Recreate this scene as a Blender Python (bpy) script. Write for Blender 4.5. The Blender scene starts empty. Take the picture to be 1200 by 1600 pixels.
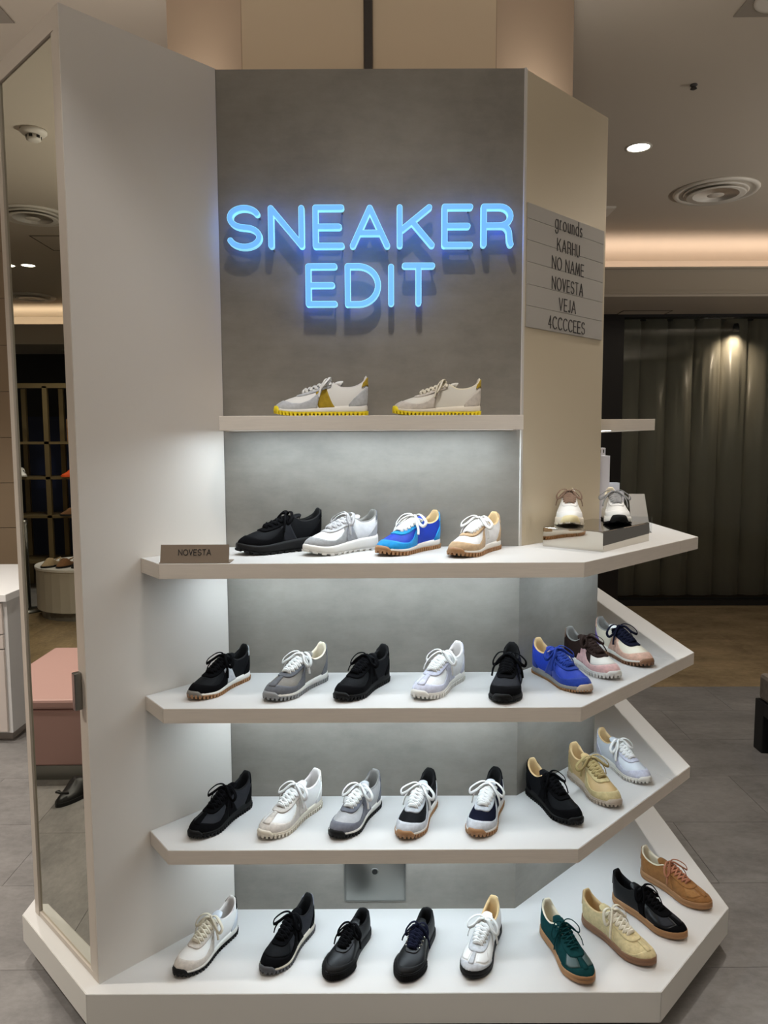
import bpy, math, random
import numpy as np
from mathutils import Matrix, Vector

# ------------------------------------------------------------------ camera, world, lights, exposure
SC = bpy.context.scene
COL = SC.collection


def srgb(r, g, b):
    f = lambda c: (c / 255 / 12.92) if c / 255 <= 0.04045 else ((c / 255 + 0.055) / 1.055) ** 2.4
    return (f(r), f(g), f(b), 1.0)


cam = bpy.data.cameras.new('camera')
cam.sensor_fit = 'HORIZONTAL'
cam.sensor_width = 36.0
cam.lens = 36.0 * 1160.0 / 1200.0
cam.clip_start, cam.clip_end = 0.05, 60
camo = bpy.data.objects.new('camera', cam)
COL.objects.link(camo)
_th, _ro = math.radians(5.32), math.atan(50 / 12457)
_F = Vector((0, math.cos(_th), -math.sin(_th)))
_U0 = Vector((0, math.sin(_th), math.cos(_th)))
_R0 = Vector((1, 0, 0))
_R = math.cos(_ro) * _R0 - math.sin(_ro) * _U0
_U = math.cos(_ro) * _U0 + math.sin(_ro) * _R0
camo.matrix_world = Matrix(((_R.x, _U.x, -_F.x, 0), (_R.y, _U.y, -_F.y, -2.2), (_R.z, _U.z, -_F.z, 1.6), (0, 0, 0, 1)))
SC.camera = camo

world = bpy.data.worlds.new('world')
SC.world = world
world.use_nodes = True
world.node_tree.nodes['Background'].inputs[0].default_value = (1.0, 0.93, 0.86, 1)
world.node_tree.nodes['Background'].inputs[1].default_value = 0.11

SC.view_settings.view_transform = 'Standard'
SC.view_settings.look = 'None'
SC.view_settings.gamma = 1
SC.view_settings.use_curve_mapping = False
SC.view_settings.exposure = 0.0
SC.cycles.use_denoising = True
SC.cycles.max_bounces = 10
SC.cycles.sample_clamp_indirect = 4.0

WARM = (1.0, 0.94, 0.86)
COOL = (0.78, 0.91, 1.0)


def light(kind, name, loc, power, color, target=None, parent=None, **kw):
    l = bpy.data.lights.new(name, kind)
    l.energy = power
    l.color = color
    for k, v in kw.items():
        setattr(l, k, v)
    o = bpy.data.objects.new(name, l)
    o.location = loc
    if target is not None:
        o.rotation_euler = (Vector(target) - Vector(loc)).to_track_quat('-Z', 'Y').to_euler()
    if parent:
        o.parent = parent
    COL.objects.link(o)
    return o


H = 3.3
# ceiling spots in front of the display
light('SPOT', 'ceiling_and_fill_spot', (0.0, -1.05, H - .03), 38, WARM, (0.0, -0.1, .8), spot_size=1.35, spot_blend=1.0, shadow_soft_size=.03)
light('SPOT', 'ceiling_and_fill_spot', (-1.55, -0.95, H - .03), 8, WARM, (-0.75, -0.2, 0.6), spot_size=1.5, spot_blend=.7, shadow_soft_size=.04)
light('SPOT', 'ceiling_and_fill_spot', (1.55, -0.95, H - .03), 8, WARM, (0.75, -0.1, 0.6), spot_size=1.5, spot_blend=.7, shadow_soft_size=.04)
for _x in (-.75, .05, .85):
    light('SPOT', 'ceiling_and_fill_spot', (_x, -.92, H - .03), 22, (.97, .98, 1.0), (_x, -.34, .5), spot_size=.95, spot_blend=.55, shadow_soft_size=.014)
for _x, _y, _p in ((-2.7, -.4, 260), (-2.9, 1.3, 160), (3.2, 1.7, 3), (3.2, 3.3, 9), (-4.9, .6, 40)):  # unseen fill spots added to brighten the floor
    light('SPOT', 'ceiling_and_fill_spot', (_x, _y, H - .03), _p, WARM, (_x, _y, 0), spot_size=1.9, spot_blend=.8, shadow_soft_size=.05)
light('SPOT', 'ceiling_and_fill_spot', (-5.3, 1.4, H - .03), 120, WARM, (-7.0, 2.1, .9), spot_size=1.0, spot_blend=.6, shadow_soft_size=.05)  # unseen fill added to brighten the mirrored rack
for _x in (-1.2, 1.2):  # added fill: floor pools that bounce up onto platform and shelf edges
    light('SPOT', 'ceiling_and_fill_spot', (_x, -2.3, H - .03), 130, WARM, (_x, -2.2, 0), spot_size=.95, spot_blend=.4, shadow_soft_size=.05)
for _x in (-1.6, 0, 1.6):  # added fill for the front faces of the shelves
    light('AREA', 'front_fill_light', (_x, -3.0, H - .03), 1.5, WARM, (_x * .5, 0, 1.0), size=.5)
# unseen uplights added around the room to brighten the ceiling
for _x, _y, _p in ((-4.0, -3.3, 290), (0.5, -3.3, 310), (4.5, -3.3, 290), (4.9, 1.0, 300), (-3.9, -.9, 180)):
    light('SPOT', 'cove_and_fill_light', (_x, _y, 1.7), _p, WARM, (_x * .9, _y + .6, H), spot_size=2.1, spot_blend=1.0, shadow_soft_size=.03)
# uplights lying on top of the display column
for _x in (-.80, .66):
    light('AREA', 'top_uplight', (_x, .50, 2.67), 1.3, WARM, (_x, .50, H), size=.08)

# ------------------------------------------------------------------ materials
_MC = {}


def mat(name, col, rough=.5, kind='plain', metal=0.0, emit=None, estr=0.0, coat=0.0, scale=1.0):
    key = (name, tuple(col), rough, kind, metal, emit, estr, coat, scale)
    if key in _MC:
        return _MC[key]
    m = bpy.data.materials.new(name)
    m.use_nodes = True
    nt = m.node_tree
    b = nt.nodes['Principled BSDF']
    c = srgb(*col)
    b.inputs['Base Color'].default_value = c
    b.inputs['Roughness'].default_value = rough
    b.inputs['Metallic'].default_value = metal
    if coat:
        b.inputs['Coat Weight'].default_value = coat
        b.inputs['Coat Roughness'].default_value = .08
    if emit:
        b.inputs['Emission Color'].default_value = srgb(*emit)
        b.inputs['Emission Strength'].default_value = estr

    def node(t, **k):
        n = nt.nodes.new(t)
        for a, v in k.items():
            setattr(n, a, v)
        return n

    def coords(sx=1, sy=1, sz=1):
        tc = node('ShaderNodeTexCoord')
        mp = node('ShaderNodeMapping')
        mp.inputs['Scale'].default_value = (sx, sy, sz)
        nt.links.new(tc.outputs['Object'], mp.inputs['Vector'])
        return mp.outputs['Vector']

    def noise(vec, sc, det=4, ro=.6):
        n = node('ShaderNodeTexNoise')
        n.inputs['Scale'].default_value = sc
        n.inputs['Detail'].default_value = det
        n.inputs['Roughness'].default_value = ro
        nt.links.new(vec, n.inputs['Vector'])
        return n.outputs['Fac']

    def ramp(fac, lo, hi, p0=.3, p1=.7):
        r = node('ShaderNodeValToRGB')
        r.color_ramp.elements[0].position, r.color_ramp.elements[1].position = p0, p1
        r.color_ramp.elements[0].color, r.color_ramp.elements[1].color = lo, hi
        nt.links.new(fac, r.inputs[0])
        return r.outputs[0]

    def bump(fac, strength, dist=.001):
        bn = node('ShaderNodeBump')
        bn.inputs['Strength'].default_value = strength
        bn.inputs['Distance'].default_value = dist
        nt.links.new(fac, bn.inputs['Height'])
        nt.links.new(bn.outputs[0], b.inputs['Normal'])

    mul = lambda c, k: (min(1, c[0] * k), min(1, c[1] * k), min(1, c[2] * k), 1)
    if kind == 'suede':
        v = coords()
        nt.links.new(ramp(noise(v, 90 * scale), mul(c, .82), mul(c, 1.12)), b.inputs['Base Color'])
        bump(noise(v, 900 * scale, 2), .25, .0006)
        b.inputs['Sheen Weight'].default_value = .12 if sum(col) > 150 else 0.0
        b.inputs['Specular IOR Level'].default_value = .25 if sum(col) > 150 else .06
    elif kind == 'mesh':
        v = coords()
        ck = node('ShaderNodeTexWave')
        ck.inputs['Scale'].default_value = 420
        nt.links.new(v, ck.inputs['Vector'])
        bump(ck.outputs['Fac'], .25, .0005)
        b.inputs['Specular IOR Level'].default_value = .3 if sum(col) > 150 else .1
        nt.links.new(ramp(noise(v, 60), mul(c, .9), mul(c, 1.06)), b.inputs['Base Color'])
    elif kind == 'leather':
        v = coords()
        bump(noise(v, 260, 3), .12, .0006)
        if sum(col) < 150:
            b.inputs['Specular IOR Level'].default_value = .25
    elif kind == 'plaster':
        v = coords(1, 1, .8)
        n1, n2 = noise(v, 2.2, 8, .68), noise(coords(1, 1, 2.5), 7, 6, .7)
        mx = node('ShaderNodeMix')
        mx.inputs[0].default_value = .4
        nt.links.new(n1, mx.inputs[2])
        nt.links.new(n2, mx.inputs[3])
        nt.links.new(ramp(mx.outputs[0], mul(c, .74), mul(c, 1.22), .35, .68), b.inputs['Base Color'])
        rr = node('ShaderNodeMapRange')
        rr.inputs[3].default_value, rr.inputs[4].default_value = rough - .08, rough + .12
        nt.links.new(n2, rr.inputs[0])
        nt.links.new(rr.outputs[0], b.inputs['Roughness'])
        bump(n2, .12, .002)
    elif kind == 'laminate':
        v = coords(3, 3, 60)
        nt.links.new(ramp(noise(v, 4, 3), mul(c, .96), mul(c, 1.03)), b.inputs['Base Color'])
    elif kind == 'vinyl':
        v = coords(.55, 1, 1)
        n1, n2 = noise(v, 3.2, 8, .66), noise(coords(.8, 1.3, 1), 26, 6, .75)
        mx = node('ShaderNodeMix')
        mx.inputs[0].default_value = .35
        nt.links.new(n1, mx.inputs[2])
        nt.links.new(n2, mx.inputs[3])
        nt.links.new(ramp(mx.outputs[0], mul(c, .58), mul(c, 1.42), .34, .68), b.inputs['Base Color'])
        bump(n2, .08, .001)
    elif kind == 'brushed':
        v = coords(40, 40, 1.5)
        bump(noise(v, 12, 3), .06, .001)
    elif kind == 'fabric':
        v = coords()
        nt.links.new(ramp(noise(v, 28, 6, .7), mul(c, .7), mul(c, 1.3)), b.inputs['Base Color'])
        bump(noise(v, 300, 2), .3, .001)
    elif kind == 'lace':
        v = coords()
        b.inputs['Specular IOR Level'].default_value = .3 if sum(col) > 150 else .05
        bump(noise(v, 700, 1), .3, .0005)
    _MC[key] = m
    return m


def glass_mat(name, tint, refl=.9, ior=1.5):
    m = bpy.data.materials.new(name)
    m.use_nodes = True
    nt = m.node_tree
    nt.nodes.remove(nt.nodes['Principled BSDF'])
    tr = nt.nodes.new('ShaderNodeBsdfTransparent')
    gl = nt.nodes.new('ShaderNodeBsdfGlossy')
    fr = nt.nodes.new('ShaderNodeFresnel')
    mx = nt.nodes.new('ShaderNodeMixShader')
    tr.inputs[0].default_value = tint
    gl.inputs[0].default_value = (refl, refl, refl, 1)
    gl.inputs['Roughness'].default_value = .02
    fr.inputs[0].default_value = ior
    nt.links.new(fr.outputs[0], mx.inputs[0])
    nt.links.new(tr.outputs[0], mx.inputs[1])
    nt.links.new(gl.outputs[0], mx.inputs[2])
    nt.links.new(mx.outputs[0], nt.nodes['Material Output'].inputs[0])
    return m


M_WHITE = mat('white_laminate', (210, 209, 207), .42)
M_EDGE = mat('edge_laminate', (226, 217, 206), .5, 'laminate')
M_WING = mat('wing_laminate', (214, 208, 200), .48)
M_CREAM = mat('cream_laminate', (208, 195, 170), .16)
M_PLASTER = mat('grey_plaster', (136, 131, 123), .5, 'plaster')
M_CEIL = mat('ceiling_paint', (196, 186, 172), .8)
M_BROWN = mat('pillar_board', (172, 150, 128), .6)
M_BROWN2 = mat('pillar_board_light', (214, 194, 166), .6)
M_DARKMETAL = mat('dark_metal', (70, 66, 64), .4, metal=.4)
M_BLACKFRAME = mat('black_frame', (14, 11, 10), .4)
M_STEEL = mat('brushed_steel', (150, 150, 146), .32, 'brushed', metal=1.0)
M_CHROME = mat('polished_steel', (205, 200, 190), .04, metal=1.0)
M_MIRROR = mat('mirror_silver', (196, 196, 184), .0, metal=1.0)
M_BLACK = mat('black_paint', (16, 16, 17), .5)
M_LED = mat('led_diffuser', (255, 255, 255), .5, emit=(235, 244, 255), estr=6.0)
M_LENS = mat('lamp_lens', (255, 255, 245), .5, emit=(255, 252, 236), estr=14.0)
M_VINYL = mat('grey_vinyl', (124, 121, 119), .42, 'vinyl')
M_STONE = mat('tan_stone', (150, 130, 100), .22, 'vinyl', scale=1)
M_TEXT = mat('dark_lettering', (38, 36, 36), .5)
M_PLATE = mat('grey_plate', (176, 172, 166), .45)
M_BRONZE = mat('bronze_plate', (146, 131, 116), .4, 'brushed', metal=.3)
M_WHITEPLASTIC = mat('white_plastic', (214, 208, 198), .5)
M_BRASS = mat('brass_frame', (150, 132, 96), .38, metal=.7)
M_PINK = mat('pink_leather', (200, 160, 157), .5, 'leather')


# ------------------------------------------------------------------ mesh helpers
class MB:
    """collects boxes, prisms and grids and links them as one mesh"""

    def __init__(s):
        s.v, s.f = [], []

    def add(s, vs, fs):
        n = len(s.v)
        s.v += [tuple(map(float, p)) for p in vs]
        s.f += [tuple(i + n for i in f) for f in fs]
        return s

    def box(s, x0, x1, y0, y1, z0, z1):
        return s.prism([(x0, y0), (x1, y0), (x1, y1), (x0, y1)], z0, z1)

    def prism(s, poly, z0, z1, bev=0.0):
        a = sum(poly[i][0] * poly[(i + 1) % len(poly)][1] - poly[(i + 1) % len(poly)][0] * poly[i][1] for i in range(len(poly)))
        if a < 0:
            poly = poly[::-1]
        n = len(poly)
        vs = [(x, y, z0) for x, y in poly] + [(x, y, z1) for x, y in poly]
        fs = [tuple(range(n))[::-1], tuple(range(n, 2 * n))] + [(i, (i + 1) % n, n + (i + 1) % n, n + i) for i in range(n)]
        return s.add(vs, fs)

    def obox(s, origin, ax, ay, az, lx, ly, lz):
        """box from a corner along three axes"""
        o, ax, ay, az = (np.array(q, float) for q in (origin, ax, ay, az))
        vs = [o + ax * lx * i + ay * ly * j + az * lz * k for k in (0, 1) for j in (0, 1) for i in (0, 1)]
        return s.add(vs, [(0, 2, 3, 1), (4, 5, 7, 6), (0, 1, 5, 4), (2, 6, 7, 3), (0, 4, 6, 2), (1, 3, 7, 5)])

    def lathe(s, prof, c=(0, 0, 0), n=32):
        c = np.array(c, float)
        vs, fs = [], []
        for r, z in prof:
            for i in range(n):
                a = 2 * math.pi * i / n
                vs.append(c + (r * math.cos(a), r * math.sin(a), z))
        for k in range(len(prof) - 1):
            for i in range(n):
                j = (i + 1) % n
                fs.append((k * n + i, k * n + j, (k + 1) * n + j, (k + 1) * n + i))
        fs.append(tuple(range(n))[::-1])
        fs.append(tuple(range((len(prof) - 1) * n, len(prof) * n)))
        return s.add(vs, fs)

    def grid(s, P, flip=False):
        """P: array (a,b,3)"""
        a, b = P.shape[:2]
        fs = []
        for i in range(a - 1):
            for j in range(b - 1):
                q = (i * b + j, i * b + j + 1, (i + 1) * b + j + 1, (i + 1) * b + j)
                fs.append(q[::-1] if flip else q)
        return s.add(P.reshape(-1, 3), fs)

    def build(s, name, m, parent=None, smooth=False, bevel=0.0):
        me = bpy.data.meshes.new(name)
        me.from_pydata(s.v, [], s.f)
        me.validate()
        me.materials.append(m)
        if smooth:
            me.polygons.foreach_set('use_smooth', [True] * len(me.polygons))
        o = bpy.data.objects.new(name, me)
        if parent:
            o.parent = parent
        COL.objects.link(o)
        if bevel:
            bv = o.modifiers.new('edge', 'BEVEL')
            bv.width = bevel
            bv.segments = 2
            bv.limit_method = 'ANGLE'
            bv.angle_limit = math.radians(40)
        return o


def tag(o, label=None, cat=None, group=None, kind=None):
    for k, v in (('label', label), ('category', cat), ('group', group), ('kind', kind)):
        if v:
            o[k] = v
    return o


def thing(name, label, cat, loc=(0, 0, 0), rz=0.0, group=None):
    o = bpy.data.objects.new(name, None)
    o.empty_display_size = .05
    o.location = loc
    o.rotation_euler = (0, 0, rz)
    COL.objects.link(o)
    return tag(o, label, cat, group)


# ------------------------------------------------------------------ stroke lettering
def arc(cx, cy, rx, ry, a0, a1, n=14):
    return [(cx + rx * math.cos(math.radians(a0 + (a1 - a0) * i / n)), cy + ry * math.sin(math.radians(a0 + (a1 - a0) * i / n))) for i in range(n + 1)]


GLYPH = {  # width, strokes (cap height 1)
    'S': (.74, [arc(.37, .75, .35, .25, 25, 180, 12) + arc(.37, .75, .35, .25, 190, 250, 5) + [(.37, .5)] + arc(.37, .25, .37, .25, 70, 0, 6) + arc(.37, .25, .37, .25, -10, -160, 12)]),
    'N': (.8, [[(0, 0), (0, 1), (.8, 0), (.8, 1)]]),
    'E': (.62, [[(.62, 1), (0, 1), (0, 0), (.62, 0)], [(0, .5), (.56, .5)]]),
    'A': (.88, [[(0, 0), (.44, 1), (.88, 0)], [(.15, .34), (.73, .34)]]),
    'K': (.72, [[(0, 0), (0, 1)], [(.68, 1), (.06, .42)], [(.28, .63), (.74, 0)]]),
    'R': (.7, [[(0, 0), (0, 1), (.4, 1)] + arc(.4, .75, .29, .25, 88, -88, 12) + [(.4, .5), (0, .5)], [(.4, .5)] + arc(.46, .26, .2, .24, 80, 10, 6) + [(.67, .1), (.7, 0)]]),
    'D': (.72, [[(0, 0), (0, 1), (.25, 1)] + arc(.25, .5, .47, .5, 88, -88, 20) + [(.25, 0), (0, 0)]]),
    'I': (0, [[(0, 0), (0, 1)]]),
    'T': (.66, [[(0, 1), (.66, 1)], [(.33, 1), (.33, 0)]]),
    'H': (.68, [[(0, 0), (0, 1)], [(.68, 0), (.68, 1)], [(0, .52), (.68, .52)]]),
    'U': (.64, [[(0, 1), (0, .32)] + arc(.32, .32, .32, .32, 180, 360, 16) + [(.64, 1)]]),
    'O': (.98, [arc(.49, .5, .49, .5, 90, 450, 32)]),
    'C': (.84, [arc(.5, .5, .5, .5, 45, 315, 24)]),
    'M': (.94, [[(0, 0), (.13, 1), (.47, .1), (.81, 1), (.94, 0)]]),
    'V': (.72, [[(0, 1), (.36, 0), (.72, 1)]]),
    'J': (.32, [[(.32, 1), (.32, .22)] + arc(.14, .22, .18, .22, 0, -150, 10)]),
    '4': (.56, [[(.42, 0), (.42, 1), (0, .28), (.56, .28)]]),
    'g': (.54, [arc(.27, .32, .27, .32, 0, 360, 24), [(.54, .64), (.54, -.1)] + arc(.27, -.08, .27, .24, -5, -165, 12)]),
    'r': (.26, [[(0, .64), (0, 0)], [(0, .36)] + arc(.22, .36, .22, .28, 170, 80, 8)]),
    'o': (.6, [arc(.3, .32, .3, .32, 90, 450, 24)]),
    'u': (.44, [[(0, .64), (0, .24)] + arc(.22, .24, .22, .24, 180, 360, 12) + [(.44, .64)], [(.44, .64), (.44, 0)]]),
    'n': (.42, [[(0, .64), (0, 0)], [(0, .38)] + arc(.21, .4, .21, .24, 170, 0, 12) + [(.42, 0)]]),
    'd': (.54, [arc(.27, .32, .27, .32, 0, 360, 24), [(.54, 1), (.54, 0)]]),
    's': (.34, [arc(.17, .48, .15, .16, 30, 180, 8) + arc(.17, .48, .15, .16, 190, 255, 4) + arc(.17, .16, .17, .16, 75, -150, 12)]),
    ' ': (.26, []),
}


def stroke_mesh(mb, strokes, w, d0, d1):
    """strokes as flat ribbons with round ends; local x right, z up, y from d0 (front) to d1 (back)"""
    def disc(p, k):
        n = 16
        e = .0001 * (k % 5)
        vs = [(p[0] + w / 2 * math.cos(2 * math.pi * i / n), y, p[1] + w / 2 * math.sin(2 * math.pi * i / n)) for y in (d0 - e, d1) for i in range(n)]
        mb.add(vs, [tuple(range(n)), tuple(range(n, 2 * n))[::-1]] + [(i, n + i, n + (i + 1) % n, (i + 1) % n) for i in range(n)])
    k = 0
    for st in strokes:
        P = [np.array(p, float) for p in st]
        runs, cur = [], [P[0]]
        for i in range(1, len(P)):
            cur.append(P[i])
            if i < len(P) - 1:
                a, b = P[i] - P[i - 1], P[i + 1] - P[i]
                c = np.dot(a, b) / (np.linalg.norm(a) * np.linalg.norm(b) + 1e-9)
                if c < .75:
                    runs.append(cur)
                    cur = [P[i]]
        runs.append(cur)
        for r in runs:
            closed = np.linalg.norm(r[0] - r[-1]) < 1e-6 and len(r) > 6
            L, n = [], len(r)
            for i in range(n):
                a = r[(i - 1) if i else (n - 2 if closed else 0)]
                b = r[(i + 1) if i < n - 1 else (1 if closed else n - 1)]
                t = (b - a) / (np.linalg.norm(b - a) + 1e-9)
                nn = np.array((-t[1], t[0]))
                L.append((r[i] + nn * w / 2, r[i] - nn * w / 2))
            e = .0001 * (k % 5) + .00005
            vs = []
            for l, q in L:
                vs += [(l[0], d0 - e, l[1]), (q[0], d0 - e, q[1]), (q[0], d1, q[1]), (l[0], d1, l[1])]
            fs = []
            for i in range(n - 1):
                for j in range(4):
                    fs.append((i * 4 + j, i * 4 + (j + 1) % 4, (i + 1) * 4 + (j + 1) % 4, (i + 1) * 4 + j))
            if not closed:
                fs += [(0, 3, 2, 1), tuple((n - 1) * 4 + j for j in range(4))]
                disc(r[0], k)
                disc(r[-1], k + 2)
            mb.add(vs, fs)
            k += 1


def word_strokes(word, cap, width, gap=.16):
    tot = sum(GLYPH[c][0] for c in word) + gap * (len(word) - 1)
    sx = width / tot
    x, out = -width / 2, []
    for c in word:
        gw, st = GLYPH[c]
        for s in st:
            out.append([(x + px * sx, pz * cap) for px, pz in s])
        x += (gw + gap) * sx
    return out


# ------------------------------------------------------------------ room
S_ = 'structure'
floor = MB().box(-9.5, 6.5, -4, 6.5, -.12, -.008).build('floor', mat('floor_joint', (84, 80, 77), .7))
tag(floor, kind=S_)
tile_mesh = {}


def tile(x0, x1, y0, y1, m):
    key = (round(x1 - x0, 3), round(y1 - y0, 3), m.name)
    if key not in tile_mesh:
        a, b = (x1 - x0) / 2 - .0008, (y1 - y0) / 2 - .0008
        o = MB().prism([(-a, -b), (a, -b), (a, b), (-a, b)], -.008, 0).build('tile', m, floor)
        tile_mesh[key] = o.data
    else:
        o = bpy.data.objects.new('tile', tile_mesh[key])
        o.parent = floor
        COL.objects.link(o)
    o.location = ((x0 + x1) / 2, (y0 + y1) / 2, 0)


# tiles take their grain from world position through a per-object offset in the shader
for mm in (M_VINYL, M_STONE):
    nt = mm.node_tree
    for tc in [n for n in nt.nodes if n.type == 'TEX_COORD']:
        ge = nt.nodes.new('ShaderNodeNewGeometry')
        oi = nt.nodes.new('ShaderNodeObjectInfo')
        ad = nt.nodes.new('ShaderNodeVectorMath')
        sc_ = nt.nodes.new('ShaderNodeVectorMath')
        sc_.operation = 'SCALE'
        sc_.inputs['Scale'].default_value = .35
        cb = nt.nodes.new('ShaderNodeCombineXYZ')
        nt.links.new(oi.outputs['Random'], cb.inputs[2])
        nt.links.new(cb.outputs[0], sc_.inputs[0])
        nt.links.new(ge.outputs['Position'], ad.inputs[0])
        nt.links.new(sc_.outputs[0], ad.inputs[1])
        for l in list(tc.outputs['Object'].links):
            nt.links.new(ad.outputs[0], l.to_socket)
ys = [2.54 - .435 * k for k in range(10)]
for k in range(9):
    off = 0 if k % 2 else .435
    x = -3.57 + off - .87
    while x < 3.9:
        tile(max(x, -3.6), x + .87, ys[k + 1], ys[k], M_VINYL)
        x += .87
for x in np.arange(.47, 6.2, 1.16):
    for y in (2.54, 3.7, 4.86):
        tile(x, x + 1.16, y, y + 1.16, M_STONE)
for x in (-4.8, -6.0):
    for y in (-.6, .6, 1.8):
        tile(x, x + 1.2, y, y + 1.2, M_STONE)
for x in (-8.0, -7.0):
    for y in (1.0, 2.0, 3.0):
        tile(x, x + 1.0, y, y + 1.0, M_VINYL)

ceil = MB().box(-9.5, 6.5, -4, 6.5, H, H + .1).build('ceiling', M_CEIL)
tag(ceil, kind=S_)
# back bulkhead with light cove
bk = MB().box(.0, 6.5, 4.10, 4.16, 2.83, 3.02).box(0, 6.5, 4.075, 4.16, 3.02, 3.035).box(0, 6.5, 4.09, 4.16, 2.82, 2.845).build('trim_1', M_CEIL)
tag(bk, kind=S_)
sf = MB().box(.0, 6.5, 4.10, 6.5, 2.78, 2.82).build('trim_2', M_CEIL)
sf.location.z = .02
tag(sf, kind=S_)
M_FASCIA = mat('shaded_ceiling_paint', (176, 166, 150), .8)  # same paint as the ceiling, darkened to put the fascia's shade into its colour
bk.data.materials[0] = M_FASCIA
wb = MB().box(-1.0, 6.5, 5.0, 5.06, 2.84, H).build('wall_back', M_CEIL)
tag(wb, kind=S_)
light('AREA', 'cove_and_fill_light', (3.4, 4.30, 2.90), 21, (1.0, .80, .66), (3.4, 4.75, 3.3), shape='RECTANGLE', size=5.0, size_y=.08)
# left side of the room (seen in the mirror)
lk = MB().box(-8.26, -8.2, -1, 6, 2.86, 3.05).box(-8.26, -8.18, -1, 6, 3.05, 3.06).build('trim_3', M_CEIL)
tag(lk, kind=S_)
ls = MB().box(-9.5, -8.2, -1, 6, 2.82, 2.86).build('trim_4', M_CEIL)
tag(ls, kind=S_)
wl = MB().box(-9.3, -9.2, -4, 6.5, 0, H).build('wall_left', mat('shop_dark', (30, 28, 28), .6))
tag(wl, kind=S_)
wl2 = MB().box(-9.2, -9.1, -1, 6, 2.86, H).build('trim_5', M_CEIL)
tag(wl2, kind=S_)
light('AREA', 'cove_and_fill_light', (-8.42, 2.3, 2.95), 30, (1.0, .82, .66), (-8.8, 2.3, 3.3), shape='RECTANGLE', size=5.0, size_y=.08)

# left rear: wall of tan boards
tan = MB().box(-5.0, -2.3, 3.24, 3.4, 0, H).build('wall_rear_left', mat('board_joint', (90, 74, 60), .7))
tag(tan, kind=S_)
bm_ = None
for i in range(10):
    for j in range(2):
        if bm_ is None:
            o = MB().box(-.674, .674, -.012, .0, -.163, .163).build('panel', mat('tan_board', (150, 130, 106), .6), tan)
            bm_ = o.data
        else:
            o = bpy.data.objects.new('panel', bm_)
            o.parent = tan
            COL.objects.link(o)
        o.location = (-4.325 + 1.35 * j, 3.24, .165 + .33 * i)

# column above the display
cx0, cx1, cy, cf = -.472, .384, .42, .34
colm = MB().prism([(cx0, cy), (cx1, cy), (cx1 + cf, cy + cf), (cx1 + cf, cy + cf + .9), (cx0 - cf, cy + cf + .9), (cx0 - cf, cy + cf)], 2.6, H).build('pillar', M_BROWN)
tag(colm, kind=S_)
o = MB().box(cx0 + .004, -.062, cy - .006, cy, 2.6, H).build('panel', M_BROWN2, colm)
o = MB().box(-.030, cx1 - .004, cy - .006, cy, 2.6, H).build('panel', M_BROWN2, colm)
o = MB().box(-.059, -.033, cy - .016, cy, 2.6, H).build('rail', M_DARKMETAL, colm)

# ------------------------------------------------------------------ ceiling fittings
def disc_fit(name, label, cat, x, y, prof, m, group=None):
    o = MB().lathe(prof, n=40).build(name, m, smooth=False)
    o.location = (x, y, H)
    return tag(o, label, cat, group)


def diffuser(x, y, label, r=.275):
    t = thing('air_diffuser', label, 'ceiling vent', (x, y, H), 0, 'round ceiling air diffusers')
    MB().lathe([(r * .82, 0), (r, 0), (r, -.006), (r * .96, -.018), (r * .88, -.012), (r * .80, -.002)], n=48).build('outer_ring', M_WHITEPLASTIC, t, True)
    MB().lathe([(r * .72, -.001), (r * .76, -.014), (r * .72, -.02), (r * .66, -.01)], n=48).build('middle_ring', M_WHITEPLASTIC, t, True)
    MB().lathe([(r * .70, -.03), (r * .66, -.036), (r * .25, -.016), (r * .2, -.03), (r * .0 + .01, -.034)], n=48).build('cone', M_WHITEPLASTIC, t, True)
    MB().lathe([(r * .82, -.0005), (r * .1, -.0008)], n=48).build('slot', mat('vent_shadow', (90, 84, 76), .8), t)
    return t


diffuser(2.268, 3.035, 'round white ceiling air diffuser above the dark glass wall at right')
diffuser(-4.625, 1.45, 'large round ceiling air diffuser reflected high in the mirror', .26)
diffuser(-7.72, 2.85, 'small faint ceiling air diffuser reflected lower in the mirror near the cove', .26)


def downlight(x, y, r, label, group=None, power=22):
    t = thing('downlight', label, 'ceiling light', (x, y, H), 0, group)
    MB().lathe([(r, 0), (r * 1.22, 0), (r * 1.22, -.003), (r * 1.05, -.006), (r, -.001)], n=32).build('trim_ring', M_WHITEPLASTIC, t, True)
    MB().lathe([(r, -.0015), (.002, -.0025)], n=32).build('lens', M_LENS, t)
    light('SPOT', 'lamp', (0, 0, -.02), power, WARM, (0, 0, -1), t, spot_size=2.1, spot_blend=.8, shadow_soft_size=r)
    return t


downlight(1.484, 2.279, .062, 'small round downlight alone on the ceiling right of the sign column')


def square_light(x, y, label):
    t = thing('downlight', label, 'ceiling light', (x, y, H), 0)
    a = .125
    MB().box(-a, a, -a, a, -.004, 0).build('square_trim', mat('trim_shade', (150, 142, 132), .6), t)
    MB().lathe([(.082, -.004), (.095, -.004), (.093, -.009), (.082, -.006)], n=32).build('trim_ring', M_WHITEPLASTIC, t, True)
    MB().lathe([(.082, -.0055), (.002, -.006)], n=32).build('lens', M_LENS, t)
    light('SPOT', 'lamp', (0, 0, -.03), 115, WARM, (0, 0, -1), t, spot_size=2.1, spot_blend=.8, shadow_soft_size=.03)
    return t


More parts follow.
